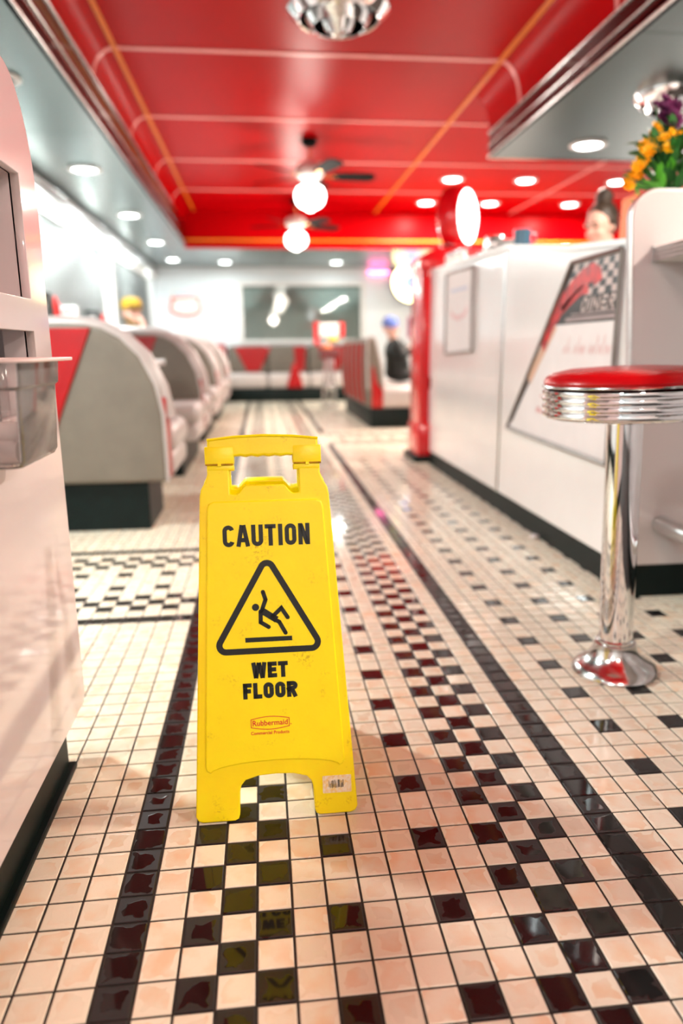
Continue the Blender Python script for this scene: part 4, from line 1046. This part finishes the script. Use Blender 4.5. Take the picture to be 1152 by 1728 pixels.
# pink neon line over the far right wall
nl = thing('neon_tube', 'pink neon tube along the top of the far right wall', 'neon', (3.0, Y_WALL-.05, 2.02))
MB().tube([(-.98, 0, 0), (-.66, 0, 0)], .018, 8).build('tube', mat('neon_pink', (1, .4, .6), .4, emit=(1.0, .12, .35), estr=12, noise=.02), nl, SM)
for x in (-.95, -.69): MB().box(x-.01, x+.01, 0, .05, -.012, .012).build('clip', CHROME2, nl)
mp = thing('maroon_picture', 'dark maroon framed picture low on the far right wall', 'picture', (2.83, Y_WALL-.02, 1.0))
MB().box(-.12, .12, -.012, .012, 0, .30, bev=.004).build('sheet', mat('maroon_print', (.14, .01, .05), .4, noise=.4, nscale=14), mp)
MB().box(-.14, .14, -.006, .02, -.02, .32, bev=.004).build('frame', mat('pink_frame', (.8, .2, .4), .4, noise=.1), mp)

# ================================================================== GAS PUMP
gp = thing('gas_pump', 'vintage red gas pump with lit white globe behind the counter end', 'pump', (1.56, 4.33, 0))
MB().box(-.26, .26, -.22, .20, 0, .045, bev=.01).build('plinth', BLACK, gp, SM)
MB().box(-.235, .235, -.19, .17, .045, .27, bev=.015).build('lower_skirt', REDP, gp, SM)
for sx in (-1, 1):
    MB().box(min(sx*.15, sx*.222), max(sx*.15, sx*.222), -.18, .16, .26, 1.34, bev=.014).build('corner_post', REDP, gp, SM)
MB().box(-.16, .16, -.168, .15, .26, 1.34).build('front_panel', mat('pump_white', (.82, .80, .84), .25, coat=.3, noise=.04), gp)
MB().box(-.12, .12, -.175, -.166, 1.02, 1.30, bev=.004).build('dial_glass', mat('pump_glass', (.75, .76, .85), .05, noise=.04), gp)
MB().box(-.155, .155, -.172, -.166, .52, .60).build('lower_stripe', BLACK, gp)
MB().prism([(-.235, 1.33), (.235, 1.33), (.235, 1.38), (.19, 1.43), (.08, 1.465), (-.08, 1.465), (-.19, 1.43), (-.235, 1.38)], 'y', -.19, .17, .01).build('hood', REDP, gp, SM)
MB().lathe([(.09, 1.46), (.075, 1.485), (.09, 1.50), (0, 1.50)], 24).build('globe_collar', CHROME2, gp, SM, Matrix.Translation((.02, -.03, 0)))
GM = Matrix.Translation((.055, -.05, 1.675)) @ Matrix.Rotation(math.radians(52), 4, 'Z') @ Matrix.Rotation(math.radians(90), 4, 'X')
MB().lathe([(0, -.085), (.17, -.085), (.20, -.06), (.205, 0), (.20, .055), (.185, .075), (0, .075)], 44).build('globe_case', REDP, gp, SM, GM)
for s_, nm_ in ((1, 'globe_face'), (-1, 'globe_face')):
    MB().lathe([(0, s_*.108), (.08, s_*.102), (.14, s_*.09), (.182, s_*.072)], 44).build(nm_, SIGNLIT, gp, SM, GM)
MB().tube([(.05, -.21, .9), (.02, -.26, .8), (.06, -.27, .6), (.10, -.23, .75), (.12, -.19, .95)], .014, 10).build('hose', BLADE, gp, SM)

sb = MB(); rs_ = random.Random(5); sb.ball((0, 0, .009), .014, (1.5, .9, .65), 10)
for v in sb.bm.verts: v.co += Vector((rs_.uniform(-.003, .003), rs_.uniform(-.003, .003), rs_.uniform(-.0015, .0015)))
tag(sb.build('paper_scrap', PAPER, None, None, None, (1.372, 2.0, .0015)), 'small crumpled white paper scrap on the tiles against the black kick', 'scrap')

# ================================================================== COUNTER ITEMS
def plate_stack(x, y, z, n_, r, label, group=None):
    t = thing('plate_stack', label, 'plates', (x, y, z))
    for k in range(n_): MB().lathe([(0, .002), (r*.6, .002), (r, .016), (r, .019), (r*.6, .006), (0, .006)], 24).build('plate', WHITEP, t, SM, Matrix.Translation((0, 0, k*.011)))
def glass_dome(x, y, z, r, label):
    t = thing('cake_dome', label, 'dome', (x, y, z))
    MB().lathe([(0, 0), (r, 0), (r, .012), (0, .014)], 24).build('tray', CHROME, t, SM)
    MB().lathe([(r*.94, .012), (r*.92, r*.55), (r*.7, r*.95), (r*.3, r*1.15), (0, r*1.2)], 24).build('dome', WHITEP, t, SM)
    MB().ball((0, 0, r*1.24), .014).build('knob', CHROME, t, SM)
CZ = 1.04
def mug(x, y, z, m, label, h=.10, r=.04):
    t = thing('mug', label, 'mug', (x, y, z), 0, 'counter mugs')
    MB().lathe([(0, 0), (r, 0), (r, h), (r-.004, h), (r-.004, .008), (0, .008)], 20).build('cup', m, t, SM)
    MB().tube([(r, 0, h*.8), (r+.026, 0, h*.72), (r+.028, 0, h*.35), (r, 0, h*.22)], .006, 8).build('handle', m, t, SM)
BLUEC = mat('blue_ceramic', (.03, .10, .16), .3, noise=.1)
napkin_box(XW+.09, 3.05, 1.279, 'grey napkin dispenser on the partition cap nearer the pump', CHROME2, .09, .08, .10)
mug(XW+.09, 2.62, 1.266, BLUEC, 'dark blue mug on the partition cap above the seam', .075, .04)
plate_stack(XW+.09, 2.78, 1.272, 3, .075, 'small stack of white plates on the partition cap beside the blue mug')
glass_dome(1.95, 2.75, CZ, .11, 'white cake dome on the worktop left of the waitress')
glass_dome(1.88, 2.45, CZ, .085, 'smaller white cake dome on the worktop in front of the waitress')
for i, y in enumerate((3.62, 3.78, 3.93)):
    bm_ = thing('chrome_shaker', ['chrome shaker nearest the notice on the partition cap', 'middle chrome shaker on the partition cap by the pump', 'chrome shaker on the partition cap closest to the pump'][i], 'shaker', (XW+.08, y, 1.2775+.0305*(y-2.56)), 0, 'chrome shakers by the pump')
    MB().lathe([(0, 0), (.026, 0), (.028, .05), (.022, .06)], 16).build('body', WHITEP, bm_, SM); MB().lathe([(.023, .058), (.024, .075), (.012, .09), (0, .092)], 16).build('lid', CHROME, bm_, SM)
mh = thing('menu_holder', 'tall orange-red menu holder beside the white divider', 'holder', (1.62, 1.85, 1.04))
MB().box(-.012, .012, -.06, .06, 0, .30, bev=.004).build('menu_card', mat('orange_card', (.95, .20, .02), .4, noise=.12), mh)
MB().box(-.03, .03, -.07, .07, 0, .03, bev=.005).build('base', CHROME2, mh)

# ================================================================== FLOWERS
FZ = .080
fa = thing('flower_arrangement', 'orange and purple flowers with dark green leaves behind the top of the white divider', 'flowers', (1.535, 1.43, 1.132))
MB().lathe([(0, 0), (.042, 0), (.048, .02), (.054, .12), (.055, FZ+.03), (.05, FZ+.03), (.045, .01), (0, .01)], 20).build('pot', BLACK, fa, SM)
lf = shape2d([[(0, 0), (.012, .018), (.016, .042), (.012, .065), (0, .085), (-.012, .065), (-.016, .042), (-.012, .018)]], .0012)
b2 = bmesh.new(); b2.from_mesh(lf)
for v in b2.verts: v.co.z += -2.2*(v.co.x**2)*3 - 3.0*(v.co.y-.04)**2
b2.to_mesh(lf); b2.free(); lf.materials.append(LEAFM)
lf2 = lf.copy(); lf2.materials.clear(); lf2.materials.append(LEAFL)
rnd = random.Random(3)
for k in range(190):
    th_, ph = rnd.uniform(0, 2*math.pi), rnd.uniform(-.45, 1.35)
    rr = rnd.uniform(.04, .115)
    px_, py_, pz_ = rr*1.0*math.cos(th_)*math.cos(ph), rr*.75*math.sin(th_)*math.cos(ph), .09+rr*1.05*math.sin(ph)*1.2
    low = pz_ < .075 and px_ < -.02
    o = bpy.data.objects.new('leaf', lf2 if low or rnd.random() < .06 else lf); COL.objects.link(o); o.parent = fa
    o.location = (px_, py_, max(pz_, .02)+FZ); o.rotation_euler = (rnd.uniform(.1, 1.3), rnd.uniform(-.5, .5), th_-math.pi/2+rnd.uniform(-.6, .6)); o.scale = [rnd.uniform(.6, 1.0)]*3
pt = shape2d([[(0, 0), (.006, .008), (.008, .020), (.005, .030), (0, .034), (-.005, .030), (-.008, .020), (-.006, .008)]], .0010)
def bloom_mesh(m, n1, cr):
    mb = MB()
    for ring, (cnt, tilt, s_) in enumerate(((n1, .35, 1.0), (n1-2, .75, .8), (max(4, n1-5), 1.15, .55))):
        for k in range(cnt):
            M = Matrix.Rotation(2*math.pi*k/cnt+ring*.3, 4, 'Z') @ Matrix.Rotation(tilt, 4, 'X') @ Matrix.Scale(s_*cr, 4)
            mb.mesh(pt.copy(), M)
    mb.ball((0, 0, .006*cr), .008*cr, seg=8)
    me = bpy.data.meshes.new('bloom'); mb.bm.to_mesh(me); mb.bm.free(); me.materials.append(m); return me
BO, BP = bloom_mesh(PETO, 9, 1.0), bloom_mesh(PETP, 11, 1.1)
YELP = bloom_mesh(mat('yellow_orange_petal', (.98, .50, .0), .55, noise=.15), 9, .95)
def bloom(x, y, z, me, s_):
    o = bpy.data.objects.new('bloom', me); COL.objects.link(o); o.parent = fa; o.location = (x, y, z+FZ); o.scale = [s_]*3
    o.rotation_euler = (rnd.uniform(.5, 1.4), rnd.uniform(-.4, .4), rnd.uniform(-.7, .7))
    s2 = MB().tube([(x*.3, y*.3, FZ+.06), (x*.75, y*.75, FZ+.06+(z-.06)*.6), (x, y, z+FZ)], .0025, 6).build('stem', LEAFM, fa)
for q in ((-.150, .0, .075), (-.138, -.01, .092), (-.120, 0, .105), (-.128, -.02, .125), (-.118, -.02, .145), (-.105, -.03, .165), (-.108, -.01, .183)): bloom(*q, BO, .75)
for q in ((-.085, -.03, .180), (-.070, -.05, .195), (-.092, -.03, .205), (-.088, -.03, .228), (-.050, -.05, .205), (-.02, -.05, .21), (.01, -.05, .215), (-.055, -.06, .17)): bloom(*q, YELP, .75)
for q in ((-.060, -.02, .25), (-.040, -.03, .235), (-.045, -.01, .275), (-.030, -.02, .26), (-.055, -.01, .285), (-.025, 0, .29)): bloom(*q, BP, .95)
bloom(-.050, 0, .315, BP, .6); bloom(-.078, 0, .305, BP, .35)

# ================================================================== PEOPLE
def limb(mb, pts, rads, seg=12):
    mb.tube(pts, rads, seg)
    for p, r in zip(pts, rads): mb.ball(p, r*.99, seg=10)
def head_shape(mb, c, yaw, pitch=0.0, s=1.0):
    """skull, jaw, nose, ears, brow; faces -y before yaw"""
    M = Matrix.Translation(c) @ Matrix.Rotation(yaw, 4, 'Z') @ Matrix.Rotation(pitch, 4, 'X') @ Matrix.Scale(s, 4)
    mb.ball((0, .012, .025), .085, (.86, 1.08, 1.05), 18, M)
    mb.ball((0, -.022, -.045), .060, (.88, .95, 1.15), 14, M)
    mb.ball((0, -.052, -.088), .022, (1.2, 1, .9), 10, M)
    mb.ball((0, -.100, -.018), .013, (.85, 1.1, 1.5), 8, M); mb.ball((0, -.088, .005), .010, (.8, 1, 2.0), 8, M)
    for s2 in (-1, 1):
        mb.ball((s2*.074, .012, -.012), .020, (.45, .8, 1.4), 8, M)
        mb.ball((s2*.032, -.074, .018), .018, (1.4, .7, .7), 8, M)
        mb.ball((s2*.036, -.066, -.032), .022, (1, .8, .9), 8, M)
    mb.ball((0, -.086, -.058), .013, (1.7, .8, .55), 8, M)
    return M
def face_parts(parent, M, loc):
    T = Matrix.Translation((-loc[0], -loc[1], -loc[2]))
    for s2 in (-1, 1):
        MB().ball((s2*.031, -.085, .005), .0085, (1.5, .7, .75), 10).build('eye', mat('eye_dark', (.03, .02, .02), .2, noise=.1), parent, SM, T @ M)
        MB().tube([(s2*.015, -.092, .026), (s2*.032, -.093, .031), (s2*.048, -.084, .026)], .0035, 6).build('eyebrow', mat('hair_brown', (.045, .024, .012), .6, noise=.4, nscale=60), parent, SM, T @ M)
    MB().ball((0, -.0945, -.058), .008, (2.3, .6, .6), 10).build('lips', mat('lips', (.6, .2, .18), .4, noise=.1), parent, SM, T @ M)
def hand(mb, wrist, direc, palm_n, s=1.0, curl=.5):
    d = Vector(direc).normalized(); n = Vector(palm_n).normalized(); side = d.cross(n).normalized(); w_ = Vector(wrist)
    for k in range(4): mb.ball(w_+d*(.02+.018*k)*s+n*0, .020*s, (1, 1, 1), 8)
    for k in range(4):
        b0_ = w_+d*.075*s+side*((k-1.5)*.019)*s; ln_ = (.070, .080, .076, .060)[k]*s
        p1 = b0_+d*ln_*.45; p2 = p1+(d*(1-curl)+n*curl).normalized()*ln_*.33; p3 = p2+(d*(1-curl*1.6)+n*curl*1.6).normalized()*ln_*.25
        limb(mb, [b0_-d*.02*s, p1, p2, p3], [.0095*s, .009*s, .0085*s, .0075*s], 8)
    b0_ = w_+d*.03*s-side*.022*s
    limb(mb, [b0_, b0_-side*.026*s+d*.022*s, b0_-side*.030*s+d*.050*s+n*.012*s], [.012*s, .0105*s, .009*s], 8)
def person_build(root, loc, skin_mb, cloth_mb, cloth_m, voxel=.009, cname='shirt'):
    T = Matrix.Translation((-loc[0], -loc[1], -loc[2]))
    me = remesh(skin_mb, voxel, 4); me.transform(T); link('body', me, SKIN, root, 3.14)
    me = remesh(cloth_mb, voxel*1.4, 5); me.transform(T); link(cname, me, cloth_m, root, 3.14)
HAIR = mat('brown_hair', (.055, .032, .018), .5, color2=(.02, .013, .009), nscale=45, bump=.5, bscale=90)
# waitress behind the counter, looking down to the left
WL = (2.17, 3.35, 0.0)
wm = thing('person', 'waitress with a hair bun and pale top behind the counter, looking down', 'person', WL)
sk = MB(); hc = Vector((2.145, 3.33, 1.475)); HM = head_shape(sk, hc, -math.radians(62), math.radians(14))
limb(sk, [(2.18, 3.35, 1.42), (2.20, 3.36, 1.30)], [.048, .052])
limb(sk, [(2.00, 3.20, 1.14), (1.86, 3.06, 1.10)], [.036, .028]); hand(sk, (1.86, 3.06, 1.10), (-1, -.6, -.3), (0, 0, -1), .95)
limb(sk, [(2.05, 3.48, 1.12), (1.88, 3.30, 1.10)], [.036, .028]); hand(sk, (1.88, 3.30, 1.10), (-1, -.5, -.3), (0, 0, -1), .95)
for s_ in (-1, 1): limb(sk, [(2.22, 3.36+s_*.08, .86), (2.22, 3.36+s_*.08, .46), (2.22, 3.36+s_*.08, .08)], [.080, .052, .036]); limb(sk, [(2.23, 3.36+s_*.08, .045), (2.08, 3.36+s_*.085, .035)], [.04, .034])
cl = MB()
cl.ball((2.21, 3.36, 1.18), .15, (.75, 1.15, 1.05), 18); cl.ball((2.22, 3.36, 1.02), .135, (.78, 1.1, 1.1), 16); cl.ball((2.22, 3.36, .86), .15, (.82, 1.12, .95), 16)
limb(cl, [(2.205, 3.22, 1.27), (2.205, 3.50, 1.27)], [.055, .055])
limb(cl, [(2.20, 3.19, 1.26), (2.15, 3.17, 1.12), (2.02, 3.20, 1.13)], [.054, .047, .042]); limb(cl, [(2.20, 3.53, 1.26), (2.17, 3.54, 1.12), (2.06, 3.48, 1.12)], [.054, .047, .042])
cl.lathe([(.16, .86), (.20, .60), (.21, .56), (0, .56)], 20, Matrix.Translation((2.22, 3.36, 0)) )
person_build(wm, WL, sk, cl, mat('pale_pink_top', (.86, .70, .68), .6, noise=.08))
face_parts(wm, HM, WL)
hr = MB(); hr.ball((0, .030, .048), .088, (.92, 1.05, .98), 16, HM); hr.ball((0, .062, .0), .070, (1.0, .8, 1.0), 12, HM); hr.ball((0, .055, .150), .050, (1.05, 1.0, .95), 12, HM); hr.ball((0, .05, .115), .036, (1, 1, 1), 10, HM)
for s_ in (-1, 1): hr.ball((s_*.068, .02, .02), .036, (.5, 1.0, 1.2), 10, HM)
me = remesh(hr, .008, 3); me.transform(Matrix.Translation((-WL[0], -WL[1], 0))); link('hair', me, HAIR, wm, 3.14)
for ch in wm.children: pass
wm.location = (WL[0]+.055, WL[1], 0)
# man in a mustard cap at the second booth table, facing the room
ML = (-.90, 5.86, 0.455)
mn = thing('person', 'man in a mustard cap and dark shirt seated in a left booth, hand at mouth', 'person', ML)
sk = MB(); hc = Vector((-.875, 5.80, 1.118)); HM = head_shape(sk, hc, math.radians(38), math.radians(4))
limb(sk, [(-.89, 5.83, 1.04), (-.90, 5.86, .95)], [.055, .058])
limb(sk, [(-.66, 5.60, .79), (-.72, 5.62, .93), (-.765, 5.66, .99)], [.042, .034, .028]); hand(sk, (-.765, 5.66, .99), (-.25, .35, .9), (-.8, .5, .2), .95, .7)
limb(sk, [(-1.10, 5.60, .79), (-1.00, 5.48, .78)], [.038, .030]); hand(sk, (-1.00, 5.48, .78), (.6, -.7, 0), (0, 0, -1), .95)
cl = MB(); cl.ball((-.90, 5.88, .83), .17, (1.12, .72, 1.0), 18); cl.ball((-.90, 5.88, .66), .16, (1.05, .76, 1.1), 16); cl.ball((-.90, 5.88, .57), .17, (1.05, .85, .64), 16)
limb(cl, [(-1.08, 5.87, .92), (-.72, 5.87, .92)], [.062, .062])
limb(cl, [(-.70, 5.86, .91), (-.63, 5.74, .80), (-.67, 5.60, .80)], [.060, .052, .045]); limb(cl, [(-1.10, 5.86, .91), (-1.15, 5.74, .79), (-1.09, 5.60, .79)], [.060, .052, .045])
for s_ in (-1, 1): limb(cl, [(-.90+s_*.10, 5.86, .56), (-.90+s_*.11, 5.46, .56), (-.90+s_*.11, 5.44, .12)], [.085, .064, .045]); limb(cl, [(-.90+s_*.11, 5.46, .05), (-.90+s_*.11, 5.32, .04)], [.045, .038])
person_build(mn, ML, sk, cl, mat('dark_shirt', (.012, .022, .020), .7, noise=.3))
face_parts(mn, HM, ML)
TM = Matrix.Translation((-ML[0], -ML[1], -ML[2])) @ HM
bd = MB(); bd.ball((0, -.045, -.085), .050, (1.05, .9, .7), 12, HM); bd.ball((0, -.01, -.06), .070, (1.03, .9, .6), 12, HM)
me = remesh(bd, .008, 3); me.transform(Matrix.Translation((-ML[0], -ML[1], -ML[2]))); link('beard', me, mat('sandy_beard', (.30, .17, .05), .7, noise=.4, nscale=60), mn, 3.14)
hr = MB(); hr.ball((0, .045, -.005), .078, (1.0, .8, 1.0), 12, HM); me = remesh(hr, .008, 3); me.transform(Matrix.Translation((-ML[0], -ML[1], -ML[2]))); link('hair', me, mat('sandy_hair', (.26, .15, .05), .7, noise=.4, nscale=60), mn, 3.14)
CAPM = mat('mustard_cap', (.55, .33, .02), .7, noise=.2, nscale=40)
cpo = MB().lathe([(.090, .040), (.094, .060), (.090, .095), (.070, .125), (.035, .140), (0, .143)], 24).build('cap', CAPM, mn, SM, TM @ Matrix.Translation((0, .012, 0)))
MB().mesh(shape2d([arc(0, -.03, .078, 180, 360, 14, .13)], .006, .002, 1), Matrix.Translation((0, 0, .050)) @ Matrix.Rotation(-.12, 4, 'X')).build('cap_peak', mat('dark_peak', (.04, .03, .02), .7, noise=.2), cpo, SM, TM)
# person in black with a blue cap at the right booth
PL = (1.80, 7.60, .41)
pb = thing('person', 'person in black with a blue knit cap seated at the right booth table', 'person', PL)
sk = MB(); hc = Vector((1.735, 7.58, 1.03)); HM = head_shape(sk, hc, math.radians(60), math.radians(12))
limb(sk, [(1.75, 7.59, .96), (1.79, 7.60, .87)], [.052, .056])
limb(sk, [(1.98, 7.40, .80), (2.12, 7.44, .79)], [.038, .030]); hand(sk, (2.12, 7.44, .79), (.9, .3, 0), (0, 0, -1), .95)
limb(sk, [(1.98, 7.80, .80), (2.12, 7.74, .79)], [.038, .030]); hand(sk, (2.12, 7.74, .79), (.9, -.3, 0), (0, 0, -1), .95)
cl = MB(); cl.ball((1.80, 7.60, .76), .17, (.78, 1.1, 1.0), 16); cl.ball((1.82, 7.60, .62), .160, (.9, 1.1, 1.0), 16); cl.ball((1.83, 7.60, .53), .16, (1, 1.1, .72), 16)
limb(cl, [(1.79, 7.42, .86), (1.79, 7.78, .86)], [.062, .062])
for s_ in (-1, 1):
    limb(cl, [(1.79, 7.60+s_*.19, .85), (1.84, 7.60+s_*.22, .72), (1.99, 7.60+s_*.20, .80)], [.06, .052, .046])
    limb(cl, [(1.84, 7.60+s_*.10, .495), (2.14, 7.60+s_*.11, .50), (2.12, 7.60+s_*.11, .10)], [.08, .062, .045]); limb(cl, [(2.12, 7.60+s_*.11, .05), (2.25, 7.60+s_*.11, .04)], [.045, .038])
person_build(pb, PL, sk, cl, mat('black_jacket', (.004, .009, .009), .6, noise=.3))
face_parts(pb, HM, PL)
MB().lathe([(.090, .010), (.094, .035), (.090, .080), (.070, .118), (.035, .136), (0, .140)], 24).build('knit_cap', mat('blue_knit', (.10, .16, .45), .8, noise=.3, nscale=90), pb, SM, Matrix.Translation((-PL[0], -PL[1], -PL[2])) @ HM @ Matrix.Translation((0, .012, 0)))
